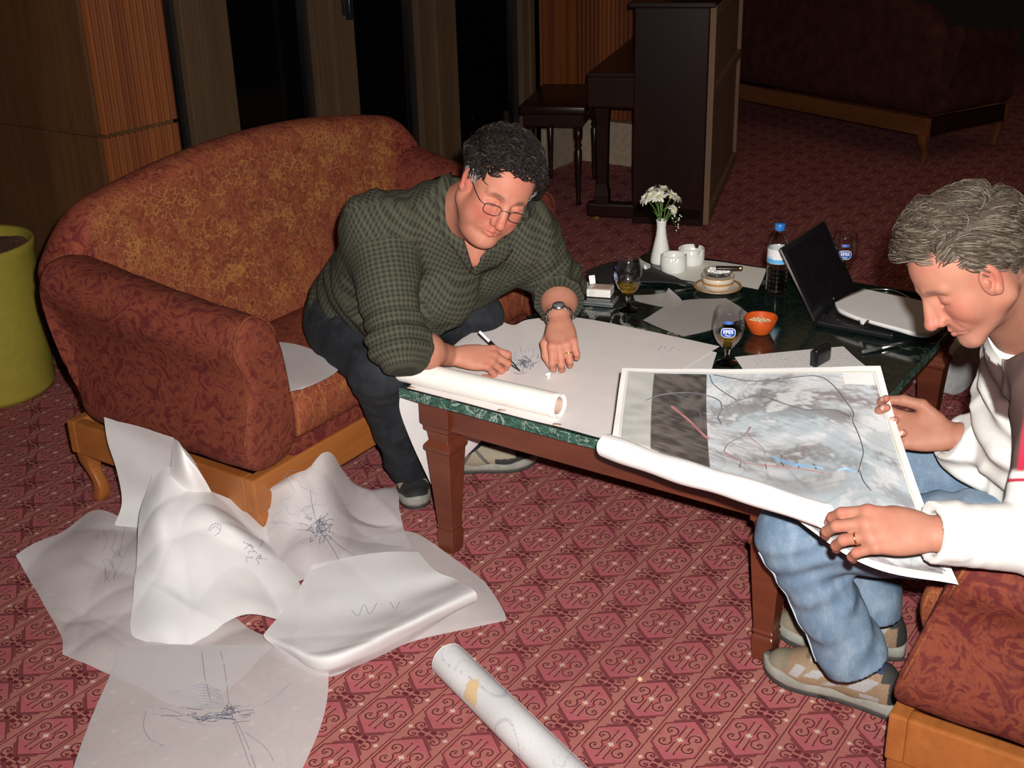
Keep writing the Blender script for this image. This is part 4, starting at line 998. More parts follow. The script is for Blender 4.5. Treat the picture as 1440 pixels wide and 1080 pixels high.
# trousers
tr = [(EL(pel + np.array((0.0, 0, -0.03)), (0.15, 0.165, 0.12)), 0.04), (RC(hipR, knR, 0.098, 0.070), 0.04), (RC(hipL, knL, 0.098, 0.070), 0.04), (RC(knR, anR - np.array((0, 0, .03)), 0.069, 0.066), 0.03), (RC(knL, anL - np.array((0, 0, .03)), 0.069, 0.066), 0.03), (RC(pel, pel + (chest - pel) * 0.35, 0.155, 0.15), 0.03)]
F = body_shell(tr, 0.0055)
for an, kn in ((anR, knR), (anL, knL)):
    F.cut(an - np.array((0, 0, 0.012)), an - kn, 0.12)
F.disp(lambda P: folds(P, knR, anR - knR, 0.003, 0.06, 0.07, 11) + folds(P, knL, anL - knL, 0.003, 0.06, 0.07, 12) - 0.007 * (1 - np.minimum(1, np.abs(vnoise(P, 22, 13)) * 2.2)) + 0.003 * vnoise(P, 20, 9))
V, Q = F.mesh(1)
mesh_np('trousers', V, Q, MT['denim_dark'], A_, True, {'weave': cloth_uv(V, [(hipR, knR, 0.08, (0, 0, 1)), (knR, anR, 0.06, (1, 0, 0)), (hipL, knL, 0.08, (0, 0, 1)), (knL, anL, 0.06, (1, 0, 0))])})
def keepA(p):
    x, y, z = p
    if z < -0.055: return 0
    if x > 0.054 and z < 0.074: return 0
    if x > 0.030 and z < 0.045: return 0
    if x > -0.002 and z < 0.020: return 0
    if abs(y) > 0.055 and x > -0.035 and z < 0.022 and x < -0.002: return 0.0 if z < 0.012 else 0.6
    return 1.0
# body: head and neck, both forearms with hands, trunk and legs under the clothes
F = head_field('full'); ncl = Rh.T @ (neck0 - hc) / hs
n1 = nrm(ncl - np.array((-0.03, 0, -0.06)))
F2 = Field(np.minimum((-0.15, -0.13, -0.27), ncl - 0.07), (0.155, 0.115, 0.15), 0.0021)
a_ = F2.sl(F.lo, F.lo + F.h * (F.n - 1), 0); 
# resample by rebuilding the neck on its own grid, then joining
F = head_field('full'); lo = np.minimum(F.lo, ncl - np.array((0.08, 0.08, 0.05))); off = np.ceil((F.lo - lo) / F.h).astype(int)
G = Field(F.lo - off * F.h, F.lo + F.h * (F.n - 1), F.h); G.D[tuple(slice(off[i], off[i] + F.n[i]) for i in range(3))] = F.D[tuple(slice(0, G.n[i] - off[i]) for i in range(3))]
G.put(RC((-0.034, 0, -0.035), ncl - n1 * 0.02, 0.057, 0.062), 0.034); G.put(RC((0.012, 0, -0.088), ncl + np.array((0.03, 0, 0.0)), 0.044, 0.045), 0.04)
G.put(EL(ncl, (0.07, 0.075, 0.05)), 0.03)
V, Q = G.mesh(1); t = head_tint(V, True, keepA); hv = (V * hs) @ Rh.T + hc
pieces = [(hv, Q, t)]
fR = [(30, 58, 28, 4), (42, 66, 30, 1), (52, 72, 34, -3), (58, 74, 34, -8)]; tR = [(0.028, 0.028, -0.014), (0.062, 0.040, -0.040), (0.094, 0.038, -0.058), (0.119, 0.030, -0.062)]
kxR = camvec(0.97, -0.06, 0.10); kzR = camvec(0.18, 0.55, 0.80)
v, q, t, towR, chR = arm_mesh(elR, wrR, kxR, kzR, -1, fR, tR, big=1.0, re=0.044, rw=0.029); pieces.append((v, q, t))
fL = [(52, 48, 22, 8), (52, 56, 26, 2), (50, 60, 28, -4), (46, 58, 26, -10)]; tL = [(0.026, 0.026, -0.012), (0.055, 0.046, -0.022), (0.082, 0.047, -0.042), (0.104, 0.038, -0.058)]
kxL = camvec(0.06, -0.66, 0.62); kzL = camvec(-0.10, 0.62, 0.70)
v, q, t, towL, chL = arm_mesh(elL, wrL, kxL, kzL, 1, fL, tL, big=1.0, re=0.044, rw=0.030); pieces.append((v, q, t))
inner = [(RC(pel, chest, 0.125, 0.135, flat=(fwd, 0.8)), 0.05), (RC(chest, mid, 0.13, 0.095, flat=(fwd, 0.82)), 0.05), (RC(mid, shR, 0.08, 0.065), 0.03), (RC(mid, shL, 0.08, 0.065), 0.03), (RC(shR, elR, 0.062, 0.045), 0.03), (RC(shL, elL, 0.062, 0.045), 0.03), (RC(neck0, neck0 + fw * 0.02 + upn * 0.03, 0.066, 0.055), 0.03), (RC(neck0 + fw * 0.03, neck0 + fw * 0.06 - upn * 0.05, 0.05), 0.03), (RC(vt[0] + C_F * 0.034, vt[1] + C_F * 0.034, 0.030), 0.03),
         (RC(hipR, knR, 0.075, 0.052), 0.03), (RC(hipL, knL, 0.075, 0.052), 0.03), (RC(knR, anR - np.array((0, 0, .03)), 0.05, 0.037), 0.03), (RC(knL, anL - np.array((0, 0, .03)), 0.05, 0.037), 0.03)]
Fi = body_shell(inner, 0.008); v, q = Fi.mesh(1); tt = np.zeros((len(v), 3), np.float32); tt[:, 0] = 0.3; pieces.append((v, q, tt))
assemble(A_, 'body', pieces, 'skin_a')
# hair: thick, dark and wavy, greying over the ear
flowA = lambda p: np.array((0.05, 0.9, 0.35)) if p[0] > 0.048 else np.array((0.55 if p[2] > 0.07 else -0.25, 0.55 if p[2] > 0.06 else 0.0, -0.75 if p[2] < 0.07 else 0.0))
def colA(p, r):
    g = 0.0
    if p[2] < 0.055 and -0.02 < p[0] < 0.045: g = 0.95
    k = r.random(); b = np.array((0.011, 0.007, 0.006)) * (0.7 + 0.9 * k)
    if r.random() < g * 0.8: b = np.array((0.27, 0.26, 0.255)) * (0.6 + 0.7 * r.random())
    elif r.random() < 0.05: b = np.array((0.05, 0.042, 0.04))
    return b
Fh = Field((-0.14, -0.11, -0.09), (0.12, 0.11, 0.16), 0.004)
Fh.put(EL((-0.018, 0, 0.046), (0.099, 0.079, 0.084)), 0.01)
Fh.cut((0.068, 0, 0.076), (0.62, 0, -0.78), 0.5)
V, Q = Fh.mesh(1)
cap_ok = np.array([keepA(p) > 0 for p in V]); Q = Q[cap_ok[Q].all(1)]
hcol = np.array([(0.010, 0.007, 0.006)] * len(V), np.float32)
hm = hair(A_, Rh, hc, hs, 11, keepA, flowA, lambda p: (0.020 if p[0] > 0.05 else 0.038) if p[2] > 0.05 else 0.024, 4200, 0.0018, colA, lambda p: 0.020 if p[2] > 0.055 else 0.008, 0.004)
mesh_np('scalp_hair', (V * hs) @ Rh.T + hc, Q, MT['hair_fibre'], hm, True, {'col': hcol})
# spectacles
def toA(P): return (np.asarray(P, float) * hs) @ Rh.T + hc
sp = []
gl = MB()
for s in (-1, 1):
    a = np.linspace(0, 2 * math.pi, 29); n_ = 3.2
    ex = np.sign(np.cos(a)) * np.abs(np.cos(a)) ** (2 / n_) * 0.0215; ez = np.sign(np.sin(a)) * np.abs(np.sin(a)) ** (2 / n_) * 0.0135
    P = np.c_[0.102 - 0.12 * np.abs(ex * 1 + 0.0) ** 1.0 * 0 - 0.004 * (ex * s > 0) * (ex / 0.02) ** 2, s * 0.0335 + ex, -0.008 + ez]
    gl.tube(toA(P), 0.0011, 6, cap=False); sp.append(P)
    gl.tube(toA(spline(np.array([(0.099, s * 0.056, -0.002), (0.085, s * 0.071, 0.002), (0.03, s * 0.078, 0.008), (-0.012, s * 0.083, 0.014)]), 24)), 0.0011, 6)
gl.tube(toA(spline(np.array([(0.102, -0.012, -0.003), (0.106, 0, 0.0005), (0.102, 0.012, -0.003)]), 9)), 0.0012, 6)
gf = gl.build('spectacles', MT['dark_metal'], A_)
for P in sp:
    q = P[:-1]; c = q.mean(0); V_ = np.vstack([toA(q), toA(c + np.array((0.0015, 0, 0)))[None]]); n_ = len(q)
    mb = MB(); mb.add(V_, [[i, (i + 1) % n_, n_] for i in range(n_)]); mb.build('lens', MT['lens_clear'] if 'lens_clear' in MT else MT['lens_glass'], gf)
# wristwatch and ring
wx = nrm(wrL - elL); wf = frame(wx, kzL)
wp = wrL - wx * 0.022; a = np.linspace(0, 2 * math.pi, 23)[:-1]; wl = []
root_w = None; mb = MB()
for i, t in enumerate(a):
    c = wp + 0.0335 * math.cos(t) * wf[:, 2] * 0.90 + 0.0355 * math.sin(t) * wf[:, 1]
    nz = nrm(math.cos(t) * wf[:, 2] / 0.86 + math.sin(t) * wf[:, 1])
    if abs(t) < 0.35 or abs(t - 2 * math.pi) < 0.35: continue
    mb.box(c, (0.016, 0.0080, 0.0032), rot=np.c_[wf[:, 0], np.cross(nz, wf[:, 0]), nz], bevel=0.0012)
band = mb.build('watch', MT['silver'], A_)
c = wp + wf[:, 2] * 0.0325; MB().lathe([(0.0005, -0.004), (0.016, -0.004), (0.018, 0.0), (0.0165, 0.0045), (0.0150, 0.005)], c, 24, cap=True, M=wf).build('watch_case', MT['silver'], band)
MB().lathe([(0.0005, 0.0052), (0.0145, 0.0052), (0.0145, 0.0046), (0.0005, 0.0046)], c, 24, M=wf).build('watch_face', MT['phone_grey'], band)
def ring_on(parent, tow, ch, finger_r, f=0.5):
    p = tow(ch[0] * (1 - f) + ch[1] * f); x = nrm(tow(ch[1]) - tow(ch[0])); Rr = frame(np.cross(x, (0.3, 0.2, 0.9)), x)
    th = np.linspace(0, 2 * math.pi, 25); P = p + finger_r * (np.cos(th)[:, None] * Rr[:, 0] + np.sin(th)[:, None] * Rr[:, 1])
    MB().tube(P, 0.0016, 8, cap=False).build('ring', MT['gold_metal'], parent)
ring_on(A_, towL, chL[2], 0.0108)
# shoes: black and grey trainers
def trainerA(V):
    return cols(V, (0.30, 0.26, 0.19), [(lambda P: P[:, 0] > 0.225, (0.016, 0.017, 0.018)), (lambda P: P[:, 2] < 0.026, (0.02, 0.022, 0.022)), (lambda P: (np.abs(P[:, 1]) > 0.026) & (P[:, 0] > 0.16) & (P[:, 2] < 0.052), (0.03, 0.03, 0.03)), (lambda P: (np.abs(P[:, 1]) < 0.021) & (P[:, 0] > 0.11) & (P[:, 0] < 0.2), (0.06, 0.055, 0.045)), (lambda P: (np.abs(P[:, 0] - 0.12 + 0.8 * (P[:, 2] - 0.06)) < 0.006) | (np.abs(P[:, 0] - 0.075 - 0.6 * (P[:, 2] - 0.06)) < 0.006), (0.10, 0.095, 0.085)), (lambda P: P[:, 0] < 0.03, (0.02, 0.02, 0.02))])
def towards(an, toe_px, L):
    t = Z(*toe_px); d = np.array((an[0] - t[0], an[1] - t[1], 0)); d = nrm(d); return t + d * L, t
h_, t_ = towards(anR + np.array((-0.02, 0.0, 0)), (589, 722), 0.295); shoe(A_, h_, t_, -1, trainerA)
t_ = Z(757, 652); h_ = t_ - nrm(Z(757, 652) - Z(640, 660)) * 0.30; shoe(A_, h_, t_, 1, trainerA)

# what he holds
g = towR(np.array((0.121, 0.031, -0.060))); tip = Z(732, 523, 0.5045); ends = [Wc(675, 467, c) for c in np.linspace(2.85, 3.25, 161)]; ends = [e for e in ends if (e - tip) @ C_F > 0 and e[2] > tip[2]]; d = nrm(min(ends, key=lambda e: abs(np.linalg.norm(e - tip) - 0.150)) - tip)
pn_ = empty('pen', tip, 0, 'slim black pen with white end, in the drawing hand of the green-shirted man', 'pen')
R_ = frame(np.cross(d, (0.2, 0.9, 0.1)), d)
MB().lathe([(0.0006, 0.0), (0.0028, 0.012), (0.0046, 0.022), (0.0048, 0.115)], n=14, M=R_).build('barrel', MT['black_plastic'], pn_)
MB().lathe([(0.0046, 0.115), (0.0042, 0.1155), (0.0040, 0.150), (0.0025, 0.153)], n=14, M=R_).build('end_cap', MT['label_white'], pn_)
g2 = towL((np.array(chL[0][3]) + np.array(tL[3])) / 2); tip2 = Z(769, 531, 0.507); d2 = nrm(g2 - tip2); R_ = frame(np.cross(d2, (0.9, 0.2, 0.1)), d2)
er = empty('eraser_tool', tip2, 0, 'thin stick with a white forked tip, held upright by the watch hand over the drawing', 'tool')
MB().lathe([(0.0028, 0.020), (0.0032, 0.022), (0.0032, 0.105), (0.0015, 0.108)], n=12, M=R_).build('stick', MT['black_plastic'], er)
mb = MB()
for s in (-1, 1): mb.tube(np.array([d2 * 0.024, d2 * 0.012 + R_[:, 0] * s * 0.003, R_[:, 0] * s * 0.010 + np.array((0, 0, 0.0)), ]), [0.0032, 0.0034, 0.0028], 8)
mb.build('forked_tip', MT['label_white'], er)
# ================================================================== the man with the map, in the white and brown pullover
B_ = person('grey-haired man in white and brown pullover and blue jeans, holding a large map')
hcB = Wc(1366, 375, 1.95); RhB = HF((0.12, -0.25, 0.95), (-0.62, 0.70, 0.30)); hsB = 0.935
bL, bR = Wc(1500, 520, 2.0), Wc(1452, 505, 2.28)
eL, eR = Wc(1475, 758, 1.96), Wc(1425, 672, 2.36); wL, wR = Wc(1306, 750, 1.93), Wc(1334, 613, 2.34)
hL, hR, kL, kR = np.array((1.60, -.03, .56)), np.array((1.58, .16, .56)), Wc(1118, 752, 2.46), np.array((1.205, .145, .535))
aL, aR = Wc(1200, 918, 2.53), Wc(1225, 850, 2.70)
pB = (hL + hR) / 2 + np.array((0.02, 0, 0.02)); mB_ = (bL + bR) / 2; cB = mB_ * 0.6 + pB * 0.4; sB = nrm(bL - bR)
fB = nrm(np.cross(sB, mB_ - pB)); fB = -fB if fB[0] > 0 else fB
nB = mB_ + np.array((-0.02, -0.02, 0.05)); nkB = hcB + RhB @ np.array((-0.03, 0, -0.08)) * hsB; uB = nrm(nkB - nB)
tB = [(RC(pB, cB, 0.140, 0.150, flat=(fB, 0.80)), 0.05), (RC(pB + sB * 0.05, cB + sB * 0.05, 0.115, 0.125), 0.05), (RC(pB - sB * 0.05, cB - sB * 0.05, 0.115, 0.125), 0.05),
      (RC(cB, mB_, 0.145, 0.105, flat=(fB, 0.82)), 0.05), (RC(mB_, bR, 0.095, 0.080), 0.04), (RC(mB_, bL, 0.095, 0.080), 0.04), (RC(nB - uB * 0.02, nB + uB * 0.035, 0.074, 0.068), 0.04)]
dL, dR = nrm(wL - eL), nrm(wR - eR)
qL, qR = wL - dL * 0.004, wR - dR * 0.004
aB = [(RC(bL, eL, 0.080, 0.060), 0.035), (RC(eL, qL + dL * 0.03, 0.060, 0.047), 0.03), (RC(bR, eR, 0.080, 0.060), 0.035), (RC(eR, qR + dR * 0.03, 0.060, 0.047), 0.03)]
F = body_shell(tB + aB, 0.0042)
F.put(RC(nB + uB * 0.02, nB + uB * 0.062, 0.070, 0.068), 0.012); F.cut(nB + uB * 0.072, uB, 0.082); F.put(RC(nB + uB * 0.015, nB + uB * 0.11, 0.060, 0.062), 0.006, sub=True)
F.disp(lambda P: folds(P, eL, eL - bL, 0.004, 0.06, 0.07, 23) + folds(P, eR, eR - bR, 0.004, 0.06, 0.07, 24) - 0.006 * (1 - np.minimum(1, np.abs(vnoise(P, 32, 28)) * 2.2)) + folds(P, wL - dL * .07, dL, 0.002, 0.03, 0.03, 25) + folds(P, cB + fB * .12, mB_ - pB, 0.008, 0.07, 0.14, 26) + 0.003 * vnoise(P, 24, 27))
for c_, d_ in ((qL, dL), (qR, dR)):
    F.put(RC(c_ - d_ * 0.060, c_ + d_ * 0.02, 0.0440, 0.0430), 0.006)                    # ribbed cuff
    F.cut(c_, d_, 0.09); F.put(RC(c_ - d_ * 0.02, c_ + d_ * 0.05, 0.0345, 0.0345), 0.002, sub=True)
V, Q = F.mesh(1)
ds = np.linalg.norm((V - (bL + np.array((0.03, 0, -0.01)))) * np.array((1, 1, 0.85)), axis=1)
al = (V - bL) @ nrm(eL - bL)
cl = np.tile(np.array((0.70, 0.70, 0.67), np.float32), (len(V), 1))
arm_d = np.linalg.norm(V - bL - np.clip((V - bL) @ (eL - bL) / ((eL - bL) @ (eL - bL)), 0, 1)[:, None] * (eL - bL), axis=1)
pl_ = lambda L: spline(np.array([Wc(x, y, hit(V, x, y, 6)) for x, y in L]), 40)
edge_, stripe_ = pl_([(1424, 447), (1406, 480), (1390, 520), (1396, 570), (1418, 618), (1438, 650)]), pl_([(1436, 448), (1427, 490), (1424, 530), (1430, 568), (1439, 602)])
def nearest(P): d = np.linalg.norm(V[:, None] - P[None], axis=2); k = d.argmin(1); return d[np.arange(len(V)), k], P[k]
ed_, eq_ = nearest(edge_); hh = ((V - eq_) * fB).sum(1); rd_, _ = nearest(stripe_)
ab_ = eL - bL; ta_ = (V - bL) @ ab_ / (ab_ @ ab_); da_ = np.linalg.norm(V - bL - np.clip(ta_, 0, 1)[:, None] * ab_, axis=1)
na_ = (V - nB) @ uB; collar_ = (na_ > 0.014) & (na_ < 0.12) & (np.linalg.norm(V - nB - na_[:, None] * uB, axis=1) < 0.084)
near = ((V - mB_) @ sB > -0.10) & ~collar_; low = np.clip((V[:, 2] - edge_[:, 2].min() + 0.01) / 0.008, 0, 1)
onarm = np.clip((0.105 - da_) / 0.01, 0, 1) * np.clip((0.66 - ta_) / 0.03, 0, 1)
mk = lambda d, w: np.clip(0.5 - d / w, 0, 1)
wb = np.maximum(mk(hh, 0.005) * low, onarm) * near; e_ = nrm(fB - ab_ * (fB @ ab_) / (ab_ @ ab_)); s_ = (V - bL - np.clip(ta_, -0.2, 1)[:, None] * ab_) @ e_
wr = mk(np.abs(s_ - 0.056) - 0.0045, 0.004) * (onarm > 0.5) * (ta_ > -0.15) * near
wp = mk(np.abs(ta_ - 0.70) - 0.012, 0.004) * (da_ < 0.11) * near
for wt, k_ in ((wb, (0.085, 0.050, 0.045)), (wr, (0.48, 0.025, 0.06)), (wp, (0.45, 0.025, 0.06))): cl = cl * (1 - wt[:, None]) + np.array(k_) * wt[:, None]
cl = cl.astype(np.float32)
pull = mesh_np('pullover', V, Q, MT['knit'], B_, True, {'col': cl})
# jeans
tr = [(EL(pB + np.array((0.02, 0, -0.02)), (0.15, 0.16, 0.12)), 0.04), (RC(hL, kL, 0.098, 0.073), 0.04), (RC(hR, kR, 0.098, 0.072), 0.04), (RC(kL, aL, 0.073, 0.064), 0.03), (RC(kR, aR, 0.070, 0.062), 0.03), (RC(aL, aL + nrm(aL - kL) * 0.04, 0.066, 0.070), 0.03), (RC(aR, aR + nrm(aR - kR) * 0.04, 0.064, 0.068), 0.03)]
F = body_shell(tr, 0.0045)
F.disp(lambda P: folds(P, kL + np.array((0.04, 0, -.03)), aL - kL, 0.004, 0.045, 0.08, 33) + folds(P, kR, aR - kR, 0.006, 0.05, 0.09, 34) + folds(P, aL + (kL - aL) * 0.2, aL - kL + np.array((0, .3, 0)), 0.004, 0.055, 0.10, 35) + folds(P, hL + np.array((-.2, 0, 0)), hL - kL, 0.004, 0.06, 0.1, 36) + 0.004 * vnoise(P, 26, 37) + 0.003 * vnoise(P * np.array((1, 1, 2.2), np.float32), 30, 38))
for an, kn in ((aL, kL), (aR, kR)):
    dd = nrm(an - kn); F.cut(an + dd * 0.022, dd, 0.12); F.put(RC(an - dd * 0.02, an + dd * 0.06, 0.050, 0.060), 0.002, sub=True)
V, Q = F.mesh(1)
jn = mesh_np('jeans', V, Q, MT['denim_light'], B_, True, {'weave': cloth_uv(V, [(hL, kL, 0.085, np.cross(kL - hL, (0, 0, 1))), (kL, aL, 0.07, np.cross(fB, aL - kL)), (hR, kR, 0.085, (0, 0, 1)), (kR, aR, 0.07, (-1, 0, 0))])})
# stitched side seams laid over the denim
def on_cloth(V, a, b, n, out, r):
    P = []
    for t in np.linspace(0.03, 0.97, n):
        c = a * (1 - t) + b * t; q = (V - c); ax = nrm(b - a); al = np.abs(q @ ax); m = al < 0.012; w = V[m]; k = np.argmax((w - c) @ out)
        P.append(w[k] + out * 0.0006)
    P = np.array(P); P[1:-1] = (P[:-2] + P[1:-1] * 2 + P[2:]) / 4; return P
for a, b, o in ((kL, aL, nrm(np.array((-0.8, -0.55, 0.15)))), (hR, kR, nrm(np.array((0.1, -0.35, 0.93))))):
    MB().tube(on_cloth(V, a, b, 26, o, 0.07), 0.0022, 6).build('seam', MT['seam'], jn)
def keepB(p):
    x, y, z = p
    if z < -0.060: return 0
    if x > 0.058 and z < 0.078: return 0
    if x > 0.038 and z < 0.058: return 0
    if x > 0.022 and z < 0.036: return 0
    if x > 0.008 and z < 0.020: return 0
    if x > -0.022 and abs(y) > 0.05 and z < 0.012: return 0 if not (0.004 < x < 0.024 and z > -0.012) else 0.8
    if x > -0.036 and abs(y) > 0.05 and z < 0.020: return 0.5
    return 1.0
# head, neck, hands
F = head_field('lean'); ncl = RhB.T @ (nB - hcB) / hsB; n1 = nrm(ncl - np.array((-0.03, 0, -0.06)))
lo = np.minimum(F.lo, ncl - np.array((0.08, 0.08, 0.05))); off = np.ceil((F.lo - lo) / F.h).astype(int); hi_ = np.maximum(F.lo + F.h * (F.n - 1), ncl + 0.08)
G = Field(F.lo - off * F.h, hi_, F.h); e_ = np.minimum(F.n, G.n - off); G.D[tuple(slice(off[i], off[i] + e_[i]) for i in range(3))] = F.D[tuple(slice(0, e_[i]) for i in range(3))]
G.put(RC((-0.036, 0, -0.035), ncl - n1 * 0.02, 0.053, 0.058), 0.02); G.put(RC((0.005, 0, -0.082), ncl + np.array((0.03, 0, 0.0)), 0.034, 0.040), 0.03)
G.put(EL(ncl, (0.062, 0.068, 0.05)), 0.03)
V, Q = G.mesh(1); t = head_tint(V, False, keepB)
pieces = [((V * hsB) @ RhB.T + hcB, Q, t)]
f1 = [(34, 34, 20, 5), (30, 42, 26, 1), (34, 44, 26, -3), (40, 44, 26, -8)]; t1 = [(0.026, 0.028, -0.016), (0.060, 0.038, -0.040), (0.092, 0.036, -0.056), (0.116, 0.028, -0.060)]
kx1, kz1 = camvec(-0.985, 0.06, -0.05), camvec(0.0, 0.42, 0.90)
v, q, t, tow1, ch1 = arm_mesh(eL, wL, kx1, kz1, 1, f1, t1, big=1.02, re=0.038, rw=0.029); pieces.append((v, q, t))
f2 = [(38, 46, 30, 4), (42, 52, 32, 1), (48, 56, 34, -3), (54, 58, 34, -8)]; t2 = [(0.022, 0.026, -0.012), (0.055, 0.048, -0.020), (0.090, 0.052, -0.024), (0.120, 0.050, -0.022)]
kx2, kz2 = camvec(-0.93, 0.12, -0.34), camvec(-0.25, -0.30, -0.92)
v, q, t, tow2, ch2 = arm_mesh(eR, wR, kx2, kz2, -1, f2, t2, big=1.0, re=0.037, rw=0.028); pieces.append((v, q, t))
inner = [(RC(pB, cB, 0.115, 0.125, flat=(fB, 0.8)), 0.05), (RC(cB, mB_, 0.12, 0.085, flat=(fB, 0.82)), 0.05), (RC(mB_, bR, 0.060, 0.050), 0.03), (RC(mB_, bL, 0.060, 0.050), 0.03), (RC(bR, eR, 0.056, 0.036), 0.03), (RC(bL, eL, 0.056, 0.036), 0.03), (RC(nB, nB + uB * 0.03, 0.062, 0.052), 0.03),
         (RC(hL, kL, 0.075, 0.052), 0.03), (RC(hR, kR, 0.075, 0.052), 0.03), (RC(kL, aL + nrm(aL - kL) * 0.01, 0.05, 0.040), 0.03), (RC(kR, aR + nrm(aR - kR) * 0.01, 0.05, 0.040), 0.03)]
Fi = body_shell(inner, 0.008); v, q = Fi.mesh(1); tt = np.zeros((len(v), 3), np.float32); tt[:, 0] = 0.3; pieces.append((v, q, tt))
assemble(B_, 'body', pieces, 'skin_b')
ring_on(B_, tow1, ch1[2], 0.0106)
# hair: straight, side-parted, grey over brown
def flowB(p):
    if p[0] > 0.030 and p[1] > 0.046: return np.array((-0.75, 0.0, 0.12))
    if p[0] > 0.030: return np.array((0.35, -0.75, 0.25))
    if p[2] > 0.085: return np.array((0.55, -0.65, 0.0))
    return np.array((-0.62, 0.0, -0.62))
def colB(p, r):
    k = r.random(); g = 0.55 if p[2] < 0.075 else 0.28
    if r.random() < g: return np.array((0.110, 0.092, 0.070)) * (0.6 + 0.7 * r.random())
    return np.array((0.048, 0.034, 0.024)) * (0.6 + 0.9 * k)
hb = hair(B_, RhB, hcB, hsB, 21, keepB, flowB, lambda p: (0.042 if p[0] > 0.035 else 0.060) if p[2] > 0.075 else 0.040, 7600, 0.00105, colB, lambda p: 0.024 if p[2] > 0.075 and p[0] > -0.02 else (0.014 if p[2] > 0.05 else 0.008), 0.0012)
Fh = Field((-0.14, -0.11, -0.09), (0.12, 0.11, 0.16), 0.004); Fh.put(EL((-0.017, 0, 0.042), (0.100, 0.079, 0.084)), 0.01)
V, Q = Fh.mesh(1); ok = np.array([keepB(p) > 0 for p in V]); Q = Q[ok[Q].all(1)]
mesh_np('scalp_hair', (V * hsB) @ RhB.T + hcB, Q, MT['hair_fibre'], hb, True, {'col': np.array([(0.055, 0.042, 0.033)] * len(V), np.float32)})
# trainers: beige suede with pale patches, navy lining, dark heel
def trainerB(V):
    pat = lambda x0, z0, sx, sz, k: (lambda P: (np.abs((P[:, 0] - x0) + k * (P[:, 2] - z0)) < sx) & (np.abs(P[:, 2] - z0) < sz) & (np.abs(P[:, 1]) > 0.018))
    G_ = (0.36, 0.35, 0.35)
    return cols(V, (0.27, 0.185, 0.115), [(lambda P: (P[:, 0] > 0.238) & (P[:, 2] > 0.045), (0.21, 0.18, 0.13)), (lambda P: (np.abs(P[:, 1]) < 0.024) & (P[:, 0] > 0.105) & (P[:, 0] < 0.205), (0.17, 0.11, 0.07)),
        (pat(0.215, 0.056, 0.011, 0.013, 0.5), G_), (pat(0.175, 0.060, 0.015, 0.008, 1.2), G_), (pat(0.120, 0.060, 0.010, 0.020, 1.6), G_), (pat(0.075, 0.070, 0.020, 0.016, 0.8), G_), (pat(0.060, 0.042, 0.020, 0.005, 0), G_),
        (lambda P: P[:, 2] > 0.100, (0.030, 0.040, 0.100)), (lambda P: (P[:, 0] < 0.022) | ((P[:, 0] < 0.04) & (P[:, 2] > 0.085)), (0.035, 0.037, 0.034))])
t_ = Z(1074, 944); h_ = Z(1262, 1004); h_ = t_ + nrm(h_ - t_) * 0.315; shoe(B_, h_, t_, 1, trainerB)
t_ = Z(1086, 890); h_ = t_ + nrm(np.array((0.92, 0.26, 0))) * 0.31; shoe(B_, h_, t_, -1, trainerB)
# ------------------------------------------------------------------ sheets of paper
def patch(name, rows, mat, parent=None, nu=44, nv=44, seed=0, rip=0.002, label=None, cat=None, group=None, mode='z', attrs=None, thick=0.0, crease=0.0, zmin=None, facet=0.0):
    "a sheet through control points: rows of (px, py, height) or (px, py, depth)"
    C = [np.array([(Z(x, y, w) if mode == 'z' else Wc(x, y, w)) for (x, y, w) in r]) for r in rows]
    R = [spline(c, nu) for c in C]
    G = np.stack(R); out = np.stack([spline(G[:, j], nv) for j in range(nu)], 1)       # nv x nu x 3
    P = out.reshape(-1, 3)
    if rip > 0:
        n = vnoise(P, 16, seed) * rip + rip * 0.5 * vnoise(P, 45, seed + 1)
        if crease > 0:
            for k in range(5):
                r = np.random.default_rng(seed * 7 + k); a = r.random() * math.pi; d = np.array((math.cos(a), math.sin(a), 0.3)); c = P[r.integers(len(P))]
                n += crease * np.exp(-np.abs((P - c) @ d) / 0.03) * (0.4 + 0.6 * r.random()) * (1 if r.random() < 0.5 else -1)
        if facet > 0: n += facet * (np.abs(vnoise(P, 9, seed + 5)) + 0.6 * np.abs(vnoise(P, 19, seed + 6)) - 0.5)
        P = P + np.array((0, 0, 1.0)) * n[:, None]
        if zmin is not None: P[:, 2] = np.maximum(P[:, 2], zmin)
    i = np.arange(nv * nu).reshape(nv, nu)
    Q = np.stack([i[:-1, :-1], i[:-1, 1:], i[1:, 1:], i[1:, :-1]], -1).reshape(-1, 4)
    o = mesh_np(name, P, Q, MT[mat], parent, True, attrs(P, nu, nv) if attrs else None)
    if thick: 
        s = o.modifiers.new('thickness', 'SOLIDIFY'); s.thickness = thick; s.offset = -1
    tag(o, label, cat, group)
    return o, P
